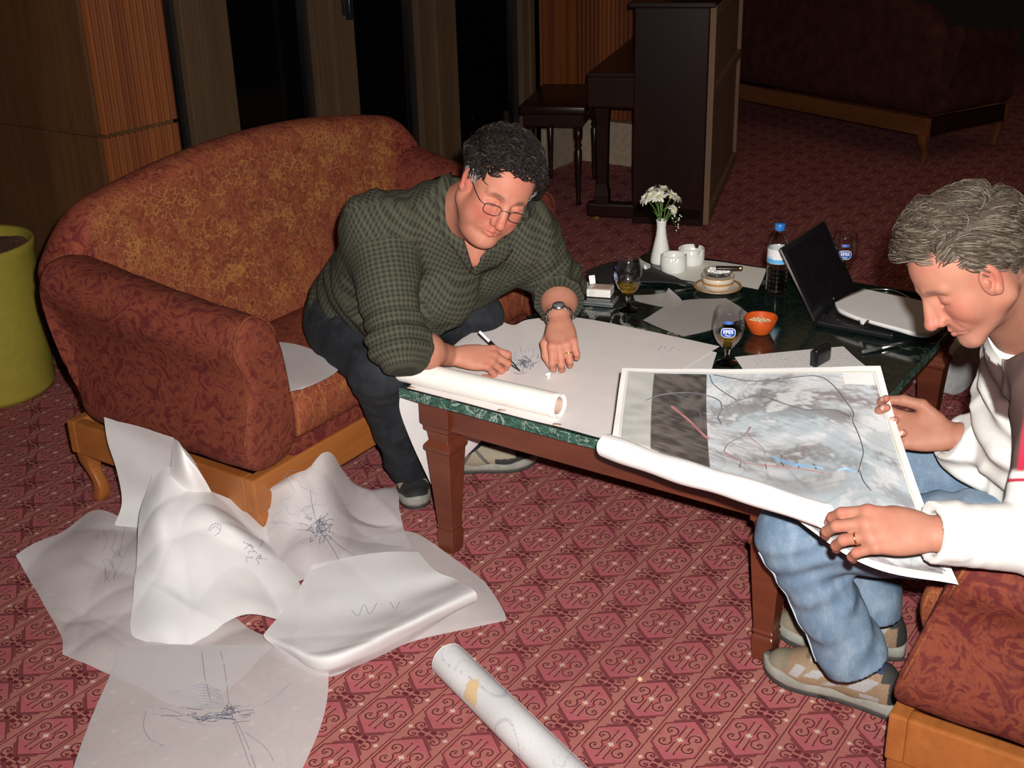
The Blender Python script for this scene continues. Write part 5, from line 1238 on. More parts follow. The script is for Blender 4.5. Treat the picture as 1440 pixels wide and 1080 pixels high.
def ink(sheet, P, lines, w, mat='ink', name='ink_line', lift=0.0016):
    "pen lines drawn on a sheet, given by where they show"
    q = P - CAM; c = q @ C_F; uv = np.c_[720 + F_PX * (q @ C_R) / c, 540 - F_PX * (q @ C_U) / c]
    mb = MB(); got = False
    for L in lines:
        L = np.asarray(L, float)
        if len(L) > 2: L = spline(L, max(6, 4 * len(L)))
        else: L = spline(L, 6)
        pts = []
        for x, y in L:
            d = (uv[:, 0] - x) ** 2 + (uv[:, 1] - y) ** 2; k = np.argpartition(d, 4)[:4]; wgt = 1 / (d[k] + 0.3)
            pts.append(Wc(x, y, (c[k] * wgt).sum() / wgt.sum() - lift))
        pts = np.array(pts); T = np.gradient(pts, axis=0); T /= np.linalg.norm(T, axis=1)[:, None] + 1e-9
        V = CAM - pts; S = np.cross(T, V); S /= np.linalg.norm(S, axis=1)[:, None] + 1e-9
        A = np.vstack([pts - S * w / 2, pts + S * w / 2]); n = len(pts)
        mb.add(A, [[i, i + 1, n + i + 1, n + i] for i in range(n - 1)])
    return mb.build(name, MT[mat], sheet)
def scribble(cx, cy, sx, sy, n, seed, steps=7):
    r = np.random.default_rng(seed); out = []
    for _ in range(n):
        a = r.random() * 6.28; p = np.array((cx + r.normal() * sx, cy + r.normal() * sy)); L = [p]
        for k in range(steps):
            a += r.normal() * 0.8; p = p + np.array((math.cos(a) * sx * 0.35, math.sin(a) * sy * 0.35)); L.append(p)
        out.append(L)
    return out
GRP = 'loose tracing sheets on the floor'
o, P = patch('tracing_sheet', [[(22, 781, .045), (75, 752, .06), (130, 721, .06), (192, 740, .07)], [(38, 806, .025), (100, 792, .06), (165, 772, .07), (250, 775, .06)], [(62, 850, .010), (120, 835, .045), (190, 820, .055), (290, 825, .03)], [(86, 894, .008), (140, 880, .03), (220, 880, .03), (350, 885, .012)], [(88, 920, .007), (168, 953, .008), (276, 992, .008), (394, 905, .010)]], 'tracing_paper', nu=70, nv=70, seed=31, rip=.003, crease=.006, facet=.018, zmin=.006,
     label='tracing sheet with a faint grey sketch, leftmost of the floor heap', cat='paper sheet', group=None)
ink(o, P, scribble(160, 800, 12, 26, 7, 5) + [[(196, 745), (176, 780), (160, 815), (178, 800), (190, 790)]], 0.0014, 'ink_soft')
o, P = patch('tracing_sheet', [[(168, 911, .030), (240, 907, .034), (320, 908, .036), (388, 909, .036), (462, 946, .022)], [(155, 950, .024), (230, 955, .034), (315, 958, .036), (385, 965, .034), (460, 985, .018)], [(132, 1000, .016), (220, 1010, .03), (310, 1015, .032), (380, 1025, .028), (448, 1030, .016)], [(108, 1065, .012), (200, 1075, .024), (300, 1085, .026), (360, 1090, .022), (420, 1092, .014)], [(86, 1140, .01), (190, 1150, .016), (280, 1155, .016), (345, 1155, .014), (392, 1150, .01)]], 'tracing_paper', seed=33, rip=.0015, zmin=.006,
     label='flat tracing sheet with a dark ink plan, nearest the camera at lower left', cat='paper sheet')
L = [[(205, 1000), (230, 996), (262, 1006), (290, 1010), (318, 1004), (345, 995), (352, 991)], [(205, 1000), (202, 1022), (212, 1040), (238, 1052)], [(206, 1006), (230, 1004), (260, 1014), (300, 1020), (335, 1012), (352, 1000)],
     [(330, 1010), (345, 1040), (360, 1080)], [(326, 1006), (340, 1044), (352, 1078)], [(352, 996), (380, 985), (410, 960)], [(284, 916), (288, 950), (296, 985)], [(310, 916), (316, 940), (322, 990)], [(345, 1030), (372, 1050), (385, 1070)]]
for k in range(9): L.append([(235 + k * 3, 975 + k * 2.6), (262 + k * 2, 968 + k * 3), (285, 962 + k * 4), (310 + k, 972 + k * 3)])
ink(o, P, L, 0.0014, 'ink_soft'); ink(o, P, scribble(300, 1006, 20, 4, 30, 6, 5) + scribble(322, 998, 4, 3, 24, 8, 5), 0.0011, 'ink')
o, P = patch('tracing_sheet', [[(500, 760, .016), (545, 752, .018), (582, 749, .016), (640, 786, .014), (682, 818, .010)], [(450, 815, .022), (520, 820, .022), (600, 822, .02), (662, 836, .015), (702, 848, .008)], [(420, 880, .016), (500, 880, .020), (590, 876, .015), (655, 870, .012), (712, 871, .006)], [(402, 930, .012), (462, 951, .010), (530, 920, .008), (600, 897, .008), (704, 875, .006)]], 'tracing_paper', seed=35, rip=.002, zmin=.006,
     label='plain translucent sheet lying flat under the curled one, right side of the floor heap', cat='paper sheet')
o, P = patch('tracing_sheet', [[(147, 592, .375), (195, 604, .385), (244, 617, .385)], [(152, 625, .31), (203, 630, .32), (268, 645, .32)], [(165, 665, .22), (205, 668, .23), (290, 682, .22)], [(171, 705, .13), (215, 705, .14), (300, 712, .15)], [(160, 738, .07), (225, 745, .08), (310, 750, .10)]], 'tracing_paper_heavy', seed=37, rip=.003, facet=.012, zmin=.006,
     label='stiff white sheet standing up against the settee side, topmost of the floor heap', cat='paper sheet')
o2, P2 = patch('folded_edge', [[(244, 617, .386), (252, 622, .395), (262, 640, .37)], [(240, 660, .30), (262, 662, .325), (285, 670, .29)], [(238, 700, .20), (275, 700, .22), (302, 700, .19)]], 'white_paper', parent=o, seed=36, rip=0.001)
o, P = patch('tracing_sheet', [[(215, 672, .26), (238, 662, .275), (262, 668, .27), (300, 690, .22), (372, 730, .12)], [(198, 720, .21), (225, 715, .25), (265, 705, .25), (320, 735, .20), (382, 765, .11)], [(192, 780, .14), (228, 770, .18), (262, 738, .215), (330, 775, .14), (412, 806, .06)], [(188, 840, .075), (230, 830, .10), (290, 815, .11), (345, 830, .07), (428, 845, .026)], [(184, 888, .035), (240, 880, .055), (300, 870, .05), (350, 862, .04), (430, 872, .018)], [(206, 905, .02), (245, 908, .024), (300, 894, .025), (350, 880, .022), (424, 886, .014)]], 'tracing_paper_heavy', nu=90, nv=90, seed=39, rip=.003, crease=.012, facet=.030, zmin=.012,
     label='bright crumpled sheet peaking in the middle of the floor heap', cat='paper sheet')
ink(o, P, [[(292, 746), (300, 737), (310, 739), (309, 748), (302, 753)], [(294, 747), (303, 740), (309, 745)]] + scribble(360, 775, 7, 8, 9, 12), 0.0015, 'ink_soft')
o, P = patch('tracing_sheet', [[(396, 678, .265), (430, 655, .275), (462, 640, .265), (483, 668, .17), (506, 699, .045)], [(374, 700, .19), (415, 696, .21), (455, 690, .20), (500, 712, .08), (556, 690, .02)], [(370, 740, .12), (410, 735, .14), (460, 735, .12), (510, 735, .05), (562, 722, .015)], [(375, 780, .08), (425, 775, .10), (470, 772, .07), (520, 762, .03), (570, 750, .014)], [(392, 830, .05), (440, 815, .055), (490, 800, .04), (540, 782, .025), (580, 772, .014)]], 'tracing_paper', nu=80, nv=80, seed=41, rip=.002, crease=.010, facet=.022, zmin=.012,
     label='translucent sheet with a black ink tangle, propped on the settee front rail', cat='paper sheet')
ink(o, P, scribble(448, 740, 8, 7, 44, 14, 5) + [[(436, 690), (440, 715), (446, 738)], [(418, 745), (440, 746)], [(452, 748), (470, 775), (486, 806)], [(456, 748), (478, 768), (500, 782)]], 0.0012, 'ink'); ink(o, P, scribble(430, 722, 22, 18, 12, 15), 0.0008, 'ink_soft')
o, P = patch('tracing_sheet', [[(440, 795, .075), (490, 783, .075), (540, 777, .07), (588, 776, .055)], [(420, 830, .065), (478, 828, .065), (545, 815, .06), (612, 803, .055)], [(398, 862, .055), (465, 866, .055), (550, 848, .05), (640, 814, .05)], [(376, 886, .055), (455, 905, .065), (555, 868, .068), (652, 822, .064)], [(372, 897, .05), (458, 922, .078), (560, 880, .085), (668, 832, .074)], [(395, 915, .035), (466, 938, .050), (566, 892, .055), (670, 845, .045)], [(425, 935, .018), (468, 946, .016), (565, 905, .018), (655, 852, .016)]], 'tracing_paper_heavy', nu=56, nv=70, seed=43, rip=.002, crease=.004, zmin=.012,
     label='white sheet with a long curled ridge, front right of the floor heap', cat='paper sheet')
ink(o, P, [[(494, 858), (504, 866), (512, 850), (520, 864), (530, 848)], [(548, 846), (556, 856), (562, 846)]], 0.0014, 'ink_soft')
# on the settee seat
o, P = patch('tracing_sheet', [[(318, 467, .50), (365, 478, .485), (420, 485, .485), (476, 506, .50)], [(325, 495, .485), (370, 505, .48), (425, 510, .48), (474, 522, .492)], [(345, 530, .48), (380, 535, .478), (420, 535, .478), (448, 538, .482)], [(375, 556, .472), (392, 555, .474), (408, 550, .474), (425, 547, .474)]], 'tracing_paper', seed=45, rip=.001,
     label='plain sheet of paper lying on the settee seat beside the man', cat='paper sheet')
patch('curled_corner', [[(322, 466, .512), (336, 480, .50), (350, 492, .50)], [(325, 495, .525), (352, 500, .535), (388, 522, .52)], [(330, 540, .49), (350, 548, .50), (382, 551, .49)]], 'white_paper', parent=o, seed=46, rip=.0005)

# rolls
def paper_roll(name, a, b, r, mat, label, cat, core='roll_paper', turns=2, attrs=None):
    a = np.asarray(a); b = np.asarray(b); x = nrm(b - a); R_ = frame(x, (0, 0, 1)); L = np.linalg.norm(b - a)
    root = empty(name, a, 0, label, cat)
    th = np.linspace(0, turns * 2 * math.pi + 0.6, turns * 64); rr = r - 0.0009 * (turns * 2 * math.pi + 0.6 - th) / 2 / math.pi * 1.0
    prof = np.c_[np.cos(th) * rr, np.sin(th) * rr]; ns = 130 if attrs else 30; ss = np.linspace(0, L, ns)
    V = np.concatenate([s * x + prof[:, :1] * R_[:, 1] + prof[:, 1:] * R_[:, 2] for s in ss]); k = len(th)
    i = np.arange(ns * k).reshape(ns, k); Q = np.stack([i[:-1, :-1], i[:-1, 1:], i[1:, 1:], i[1:, :-1]], -1).reshape(-1, 4)
    o = mesh_np('rolled_sheet', V, Q, MT[mat], root, True, attrs(V, x, R_) if attrs else None)
    return root, o, R_, x, L
a, b = Z(561, 519, .534), Z(788, 571, .534)
root, o, R_, x, L = paper_roll('tracing_roll', a, b, 0.031, 'roll_paper', 'fat roll of white tracing paper lying along the near edge of the table', 'paper roll')
MB().tube(np.array([x * 0.002, x * (L - 0.004)]), 0.0205, 32, cap=False).build('cardboard_core', MT['pack_tan'], root)
o.modifiers.new('thickness', 'SOLIDIFY').thickness = 0.0007
def pale_map(V, x, R_):
    s = V @ x; ang = np.arctan2(V @ R_[:, 2], V @ R_[:, 1]); q = np.c_[s * 1.0, np.cos(ang) * 0.045, np.sin(ang) * 0.045]
    n = vnoise(q, 30, 51); n2 = vnoise(q, 75, 52); n3 = vnoise(q, 22, 53)
    c = np.tile(np.array((0.60, 0.60, 0.61)), (len(V), 1)) * (1 - 0.10 * np.clip(n, -1, 1))[:, None]
    q = q + 0.006 * np.c_[n2, n, n2]; l1 = np.clip(1 - np.abs(vnoise(q, 26, 53)) / 0.030, 0, 1); l2 = np.clip(1 - np.abs(vnoise(q, 48, 55)) / 0.030, 0, 1) * 0.5; lw = np.maximum(l1, l2)[:, None]; c = c * (1 - lw) + np.array((0.38, 0.39, 0.44)) * lw
    tan = (np.abs(s - 0.17) < 0.075) & (vnoise(q, 42, 54) > 0.28) & (V @ R_[:, 2] > 0); c[tan] = (0.62, 0.47, 0.27)
    return {'col': c}
a, b = Z(630, 928, .043), Z(830, 1125, .043)
root, o, R_, x, L = paper_roll('map_roll', a, b, 0.0425, 'map_print', 'rolled-up printed map with tan patches lying on the carpet, bottom centre', 'paper roll', attrs=pale_map)
o.modifiers.new('thickness', 'SOLIDIFY').thickness = 0.0008
th = np.linspace(0, 2 * math.pi, 45); MB().tube(np.c_[np.zeros(45), np.cos(th), np.sin(th)] @ np.array([x, R_[:, 1] * 0.0405, R_[:, 2] * 0.0405]), 0.0022, 6, cap=False).build('white_edge', MT['white_paper'], root)

# sheets on the table
o, P = patch('drawing_sheet', [[(704, 463, .5012), (830, 452, .5012), (930, 472, .5012), (1008, 496, .5012)], [(660, 500, .5012), (790, 500, .5012), (900, 520, .5012), (990, 545, .5012)], [(600, 546, .5012), (720, 576, .5012), (820, 602, .5012), (935, 632, .5012)]], 'white_paper', rip=0, label='white backing sheet under the tracing paper on the near half of the table', cat='paper sheet')
o, P = patch('tracing_sheet', [[(650, 476, .506), (694, 452, .509), (722, 457, .505), (745, 449, .509), (806, 446, .505), (900, 463, .504), (1012, 487, .504)], [(622, 500, .506), (680, 485, .505), (720, 483, .504), (765, 480, .504), (820, 482, .504), (890, 495, .503), (960, 520, .503)], [(600, 520, .503), (660, 520, .503), (710, 522, .503), (760, 525, .503), (810, 530, .503), (860, 545, .503), (905, 560, .503)], [(573, 546, .503), (640, 563, .503), (690, 576, .503), (740, 589, .503), (790, 601, .503), (830, 612, .503), (860, 620, .503)]], 'tracing_paper_table', seed=47, rip=.0004, nu=70,
     label='unrolled tracing paper under both hands of the drawing man', cat='paper sheet')
ink(o, P, scribble(737, 511, 6, 4, 34, 17, 5) + [[(722, 524), (730, 526), (738, 524)], [(745, 520), (750, 512), (760, 508)]], 0.0013, 'ink'); ink(o, P, scribble(738, 506, 12, 8, 14, 18) + [[(925, 492), (932, 486), (940, 494), (948, 488), (958, 494)], [(930, 500), (945, 502)]], 0.0012, 'ink_soft')
for x_, y_ in ((578, 545), (705, 577), (783, 597)):
    q = Z(x_, y_, .5035); MB().box(q, (0.020, 0.012, 0.0006), rot=frame((1, 0.2 * (x_ > 700), 0), (0, 0, 1))).build('tape', MT['pack_tan'], o)
X_ = lambda x, y, v=-.016: (lambda d: CAM + d * ((v - CAM[0]) / d[0]))(ray(x, y))
def hang(rows, name, mat, **k):
    G = np.stack([spline(np.array([X_(*p) for p in r]), 20) for r in rows]); out = np.stack([spline(G[:, j], 24) for j in range(20)], 1); P = out.reshape(-1, 3)
    i = np.arange(480).reshape(24, 20); Q = np.stack([i[:-1, :-1], i[:-1, 1:], i[1:, 1:], i[1:, :-1]], -1).reshape(-1, 4)
    return tag(mesh_np(name, P, Q, MT[mat], None, True), **k)
hang([[(562, 557), (620, 530, -.012), (700, 492, -.010)], [(563, 580, -.018), (625, 570, -.015), (708, 545, -.014)], [(580, 625, -.028), (632, 612, -.024), (705, 585, -.016)], [(606, 681, -.032), (616, 680, -.036), (672, 625, -.028)]], 'hanging_sheet', 'white_paper', label='white sheet hanging down from the left table edge behind the front leg', cat='paper sheet')
patch('tracing_sheet', [[(904, 450, .5025), (953, 424, .504), (1021, 419, .5045)], [(930, 462, .5025), (975, 445, .504), (1038, 430, .504)], [(961, 473, .5022), (1000, 464, .503), (1057, 444, .503)]], 'tissue', seed=60, rip=.0006, nu=20, nv=20, label='grey translucent scrap between the two beer glasses', cat='paper sheet')
patch('tracing_sheet', [[(891, 415, .503), (918, 414, .506), (936, 411, .508), (940, 405, .518)], [(892, 420, .503), (920, 423, .504), (940, 424, .504), (958, 421, .506)], [(894, 423, .5025), (920, 429, .503), (940, 432, .503), (956, 430, .503)]], 'tissue', seed=61, rip=.0006, nu=20, nv=20, label='smaller grey scrap with a raised corner, right of the far-left beer glass', cat='paper sheet')
o, P = patch('writing_sheet', [[(1033, 502, .5022), (1110, 494, .5022), (1186, 487, .5022)], [(1040, 512, .5022), (1122, 506, .5022), (1203, 503, .5022)], [(1048, 524, .5022), (1136, 522, .5022), (1224, 520, .5022)]], 'white_paper', rip=0, nu=24, nv=24, label='sheet of small handwriting under the black phone, right of the near glass', cat='paper sheet')
r = np.random.default_rng(3); L = []
for k in range(7):
    t0 = 0.10 + k * 0.125
    for j in range(15):
        s0 = 0.14 + j * 0.055; f = lambda s, t: ((1033 + 13 * t) + (153 + 21 * t) * s, (502 + 20 * t) + (-15 + 13 * t) * s)
        if r.random() < 0.85: L.append([f(s0, t0 + 0.03 * r.random()), f(s0 + 0.045 * r.random() + 0.008, t0 + 0.03 * r.random())])
ink(o, P, L, 0.0013, 'ink_soft')
o, P = patch('notepad', [[(1174, 430, .532), (1190, 421, .534), (1213, 411, .535), (1213, 411, .535)], [(1180, 440, .532), (1215, 440, .533), (1250, 432, .534), (1270, 422, .534)], [(1200, 449, .531), (1240, 455, .532), (1290, 452, .533), (1325, 438, .534)], [(1215, 453, .531), (1255, 464, .532), (1300, 475, .532), (1330, 462, .533)]], 'white_paper', rip=.0003, nu=24, nv=24, thick=0.011, label='thick wad of written sheets lying across the laptop keyboard', cat='notepad')
L = []
for k in range(5):
    for j in range(12):
        x0 = 1206 + j * 7.5 + k * 3; y0 = 423 + j * 2.2 + k * 6.5
        if r.random() < 0.7 and x0 < 1305: L.append([(x0, y0), (x0 + 2 + 3 * r.random(), y0 + 1.5 * r.random())])
ink(o, P, L, 0.0011, 'ink_soft')
o, P = patch('paper_mat', [[(930, 383, .5016), (960, 374, .5016), (990, 366, .5016), (1078, 378, .5016)], [(945, 387, .5016), (990, 385, .5016), (1030, 384, .5016), (1073, 392, .5016)], [(958, 393, .5016), (1000, 400, .5016), (1037, 402, .5016), (1066, 407, .5016)]], 'roll_paper', rip=0, nu=16, nv=16, label='pinkish white paper mat under the two white ashtrays', cat='paper sheet')

# ------------------------------------------------------------------ the big map held by the man on the right
rows = [[(875, 518, 2.75), (960, 519, 2.69), (1050, 518, 2.60), (1140, 517, 2.51), (1238, 515, 2.41)], [(870, 550, 2.69), (958, 558, 2.62), (1052, 566, 2.52), (1150, 574, 2.41), (1258, 587, 2.31)], [(866, 580, 2.63), (958, 600, 2.55), (1056, 620, 2.43), (1165, 640, 2.28), (1283, 665, 2.17)], [(862, 608, 2.57), (960, 642, 2.48), (1062, 678, 2.32), (1180, 718, 2.10), (1315, 748, 2.07)], [(861, 612, 2.565), (962, 650, 2.47), (1070, 695, 2.28), (1212, 792, 2.03), (1348, 822, 2.03)]]
def map_print(P, nu, nv):
    q = P - CAM; c = q @ C_F; X = 720 + F_PX * (q @ C_R) / c; Y = 540 - F_PX * (q @ C_U) / c
    s = np.tile(np.linspace(0, 1, nu), nv); t = np.repeat(np.linspace(0, 1, nv), nu)
    q2 = np.c_[s * 0.62, t * 0.50]; w = q2 + 0.035 * np.c_[vnoise(q2, 14, 72), vnoise(q2, 16, 73)]; q3 = w * np.array((1.0, 3.0))
    n = vnoise(q3, 13, 70); n2 = vnoise(q3, 34, 71); n3 = vnoise(w * np.array((1.3, 2)), 62, 74); n4 = vnoise(w * np.array((1, 1.8)), 150, 76, 14); n5 = vnoise(w * np.array((1, 1.5)), 320, 78, 14)
    base = np.array((0.46, 0.49, 0.515)) * np.ones((len(P), 3)) * (1 + 0.10 * n3)[:, None]
    sm = lambda v, a, b: (lambda t: t * t * (3 - 2 * t))(np.clip((v - a) / (b - a), 0, 1))
    warm = sm(0.8 * n + 0.55 * n2 + 0.4 * n3 + 0.35 * n4 + 0.2 * n5, -0.25, 0.75)[:, None]
    base = base * (1 - warm * 0.9) + np.array((0.185, 0.162, 0.16)) * warm * 0.9
    bl = np.clip(vnoise(w * np.array((1, 2.2)), 11, 75) * 1.2, 0, 1)[:, None]; base = base * (1 - 0.45 * bl) + np.array((0.36, 0.44, 0.49)) * 0.45 * bl
    hi = sm(0.7 * vnoise(q3, 22, 79) + 0.5 * n3 + 0.45 * n4 + 0.3 * n5, 0.05, 0.9)[:, None]; base = base * (1 - 0.6 * hi) + np.array((0.68, 0.68, 0.69)) * 0.6 * hi
    el = (vnoise(w, 9, 81) * 9) % 1.0; cn = (np.abs(el - 0.5) < 0.06) & (s > 0.36); base[cn] = base[cn] * 0.86
    lower = (t > 0.60); k = np.clip((t - 0.58) / 0.1, 0, 1)[:, None] * 0.5 * np.clip(0.6 + n2, 0, 1)[:, None]; base = base * (1 - k) + np.array((0.225, 0.215, 0.22)) * k
    ins = (s > 0.135) & (s < 0.345) & (t > 0.045) & (t < 0.93); d = np.array((0.085, 0.072, 0.066)) * (1 + 0.30 * np.clip(n2 + n3 + n4, -1.4, 1.4))[:, None]; base[ins] = d[ins]
    lf = (s < 0.135); base[lf] = (0.38, 0.375, 0.355) * (1 + 0.10 * n3[lf])[:, None]
    leg = (s > 0.86) & (s < 0.965) & (t > 0.022) & (t < 0.10); base[leg] = (0.66, 0.65, 0.64)
    m = np.minimum.reduce([s * 0.62, (1 - s) * 0.62, t * 0.50, (1 - t) * 0.5])
    base[m < 0.0185] = (0.72, 0.71, 0.70); base[(m > 0.0135) & (m < 0.0158)] = (0.46, 0.43, 0.30)
    return {'col': base}
mapo, P = patch('map', rows, 'map_print', mode='c', nu=300, nv=230, seed=77, rip=.0012, attrs=map_print, label='large aerial photo map with drawn roads, held open by the grey-haired man', cat='map')
roads = [[(998, 527), (1003, 540), (1020, 553), (1035, 563), (1028, 569), (1016, 576), (1010, 586), (1014, 596)], [(1035, 563), (1070, 557), (1095, 565), (1120, 573), (1140, 577), (1170, 576), (1196, 586)],
         [(1003, 527), (1060, 536), (1110, 531), (1150, 529), (1172, 542), (1190, 565), (1200, 580), (1199, 592), (1207, 610), (1214, 634), (1210, 652), (1207, 664)], [(908, 563), (930, 555), (970, 552), (1000, 558), (1013, 565), (1015, 576)], [(1055, 600), (1046, 612), (1024, 624), (1018, 635)], [(938, 548), (952, 556), (975, 566), (986, 585), (990, 600)], [(1225, 690), (1214, 676), (1209, 662)]]
ink(mapo, P, roads, 0.0021, 'map_line', 'road_line')
ink(mapo, P, [[(1056, 600), (1053, 612), (1066, 624), (1074, 632), (1076, 640)], [(1018, 635), (1045, 650), (1085, 655), (1130, 660), (1170, 668)]], 0.0014, 'map_red', 'road_line')
ink(mapo, P, [[(944, 571), (958, 582), (972, 594), (990, 612), (998, 617)]], 0.0045, 'map_red', 'road_line')
ink(mapo, P, [[(1086, 642), (1102, 648), (1120, 653), (1142, 656), (1158, 659)], [(1090, 646), (1112, 653), (1136, 657)], [(1178, 662), (1190, 659), (1204, 664)]], 0.0042, 'map_blue', 'river_line')
ink(mapo, P, [[(1100, 640), (1098, 648), (1102, 656)], [(1120, 650), (1124, 658)], [(1144, 652), (1148, 660)], [(1042, 650), (1040, 658)], [(1076, 652), (1078, 659)], [(1312, 797), (1322, 799), (1330, 803)], [(1305, 800), (1316, 802)]], 0.0022, 'map_line', 'road_line')
ro = []
ca_, cb_ = Wc(852, 627, 2.575), Wc(1160, 726, 2.06)
cl = spline(np.array([ca_, ca_ * .66 + cb_ * .34 + np.array((0, 0, -.004)), ca_ * .34 + cb_ * .66, cb_]), 40); xr = nrm(cb_ - ca_); Rr = frame(xr, C_U)
rg = []
for i, p in enumerate(cl):
    th = np.linspace(-0.6, 5.9, 34); rr = (0.026 - 0.004 * i / 39) * (1 - 0.10 * th / 6) * (1 + 0.05 * math.sin(i * 0.5))
    rg.append(p + rr[:, None] * (np.cos(th)[:, None] * Rr[:, 2] + np.sin(th)[:, None] * Rr[:, 1]))
mb = MB(); mb.loft(rg, cap=False, closed=False); ro = mb.build('rolled_edge', MT['white_paper'], mapo); ro['label'] = 'white back of the map rolled over along its near edge'
# ------------------------------------------------------------------ things on the table (top at z = TZ)
def on(x, y): p = Z(x, y, TZ); return np.array((p[0], p[1], TZ))
def text_mesh(s, size, name, mat, parent, M4, bold=0.0):
    cu = bpy.data.curves.new(name, 'FONT'); cu.body = s; cu.size = size; cu.align_x = 'CENTER'; cu.align_y = 'CENTER'; cu.extrude = 0.0002; cu.offset = bold; cu.resolution_u = 3
    o = bpy.data.objects.new(name, cu); COL.objects.link(o); bpy.context.view_layer.update()
    me = bpy.data.meshes.new_from_object(o.evaluated_get(bpy.context.evaluated_depsgraph_get())); bpy.data.objects.remove(o)
    V = np.array([v.co[:] for v in me.vertices]); me2 = me
    for v, q in zip(me2.vertices, M4(V)): v.co = q
    o = bpy.data.objects.new(name, me2); setmat(o, MT[mat]); return link(o, parent)
def beer_glass(pos, label, h=0.160, beer=0.075, facing=None):
    g = empty('beer_glass', pos, 0, label, 'glass', 'stemmed beer glasses'); k = h / 0.160
    out = [(0.001, 0.0), (0.030, 0.0), (0.0315, 0.002), (0.028, 0.005), (0.012, 0.010), (0.0065, 0.018), (0.0060, 0.030), (0.0085, 0.040), (0.017, 0.050), (0.030, 0.066), (0.0385, 0.084), (0.0415, 0.102), (0.0405, 0.124), (0.0365, 0.145), (0.0335, 0.160)]
    inn = [(0.0325, 0.160), (0.0352, 0.145), (0.0391, 0.124), (0.0401, 0.102), (0.0371, 0.084), (0.0286, 0.067), (0.016, 0.0525), (0.006, 0.046), (0.0008, 0.045)]
    MB().lathe([(r, z * k) for r, z in out[:8]] + [(0.0070, 0.0455 * k), (0.001, 0.046 * k)], n=40, cap=True).build('stem', MT['clear_glass'], g)
    MB().lathe([(r, z * k) for r, z in out[7:] + [(0.0330, 0.1605)] + inn], n=48, cap=False).build('bowl', MT['thin_glass'], g)
    zz = np.linspace(0.0465, beer, 8); ir = np.interp(zz, [a[1] for a in inn[::-1]], [a[0] for a in inn[::-1]]) - 0.0003
    MB().lathe([(0.0008, 0.0462 * k)] + [(r, z * k) for r, z in zip(ir, zz)] + [(0.0008, beer * k)], n=40).build('beer', MT['beer'], g)
    # printed badge wrapped on the bowl
    if facing is not None:
        a0 = math.atan2(facing[1], facing[0])
        def wrap(V, zc):
            ang = a0 + V[:, 0] / 0.0415; z = zc + V[:, 1]; r = np.interp(z, [a[1] for a in out], [a[0] for a in out]) + 0.0004 + V[:, 2]
            return np.c_[r * np.cos(ang), r * np.sin(ang), z * k]
        def blobm(w, hh, zc, mat, name, lift, pw=3.0):
            a = np.linspace(0, 2 * math.pi, 41)[:-1]; e = np.c_[np.sign(np.cos(a)) * np.abs(np.cos(a)) ** (2 / pw) * w, np.sign(np.sin(a)) * np.abs(np.sin(a)) ** (2 / pw) * hh]
            rr = [np.c_[e * s, np.full(40, lift)] for s in (1, .75, .5, .25, .02)]
            mb = MB(); mb.loft([wrap(q, zc) for q in rr], cap=False); return mb.build(name, MT[mat], g)
        b = blobm(0.0195, 0.0140, 0.103, 'label_white', 'badge', 0.0001); blobm(0.0180, 0.0125, 0.103, 'label_blue', 'badge_field', 0.0003)
        text_mesh('EFES', 0.0135, 'badge_lettering', 'label_white', g, lambda V: wrap(V + np.array((0, 0, 0.0006)), 0.1060), 0.0003)
        text_mesh('Pilsen', 0.0068, 'badge_lettering', 'label_white', g, lambda V: wrap(V + np.array((0, 0, 0.0006)), 0.0957), 0.0001)
        a0 += 0.0; blobm(0.0130, 0.0040, 0.131, 'label_blue', 'badge_field', 0.0002)
    return g
cd = nrm(np.array((CAM[0], CAM[1])) - on(1022, 512)[:2])
beer_glass(on(1022, 511), 'stemmed beer glass with a blue badge facing the camera, by the edge of the map', 0.158, 0.078, cd)
g = beer_glass(on(883, 436), 'stemmed beer glass nearest the green-shirted man, a third full', 0.168, 0.080, nrm(np.array((-0.75, -0.66))))
beer_glass(np.array((0.690, 1.345, TZ)), 'beer glass half hidden behind the laptop screen', 0.168, 0.060, cd)

# vase with chrysanthemums
vp = on(929, 369); v = empty('bud_vase', vp, 0, 'slim white china bud vase holding white chrysanthemums, at the far left corner', 'vase')
MB().lathe([(0.001, 0), (0.033, 0), (0.0345, 0.004), (0.033, 0.020), (0.026, 0.055), (0.0175, 0.095), (0.0150, 0.120), (0.0165, 0.140), (0.0185, 0.146), (0.0165, 0.146), (0.013, 0.12), (0.001, 0.11)], n=40).build('vase_body', MT['white_ceramic'], v)
fx = [(-0.052, -0.01, 0.222, 0.026), (-0.030, 0.012, 0.240, 0.027), (-0.012, -0.02, 0.228, 0.027), (0.006, 0.015, 0.244, 0.026), (0.030, -0.01, 0.228, 0.026), (0.050, 0.012, 0.212, 0.022), (-0.004, 0.02, 0.236, 0.024), (0.034, -0.02, 0.186, 0.018), (-0.036, -0.02, 0.232, 0.022)]
rr = np.array((C_R[0], C_R[1])); rr /= np.linalg.norm(rr); vd = np.array((-rr[1], rr[0]))
r = np.random.default_rng(5)
fl_ = empty('chrysanthemum_bunch', vp, 0, 'bunch of small white chrysanthemums and gypsophila in the bud vase', 'flowers')
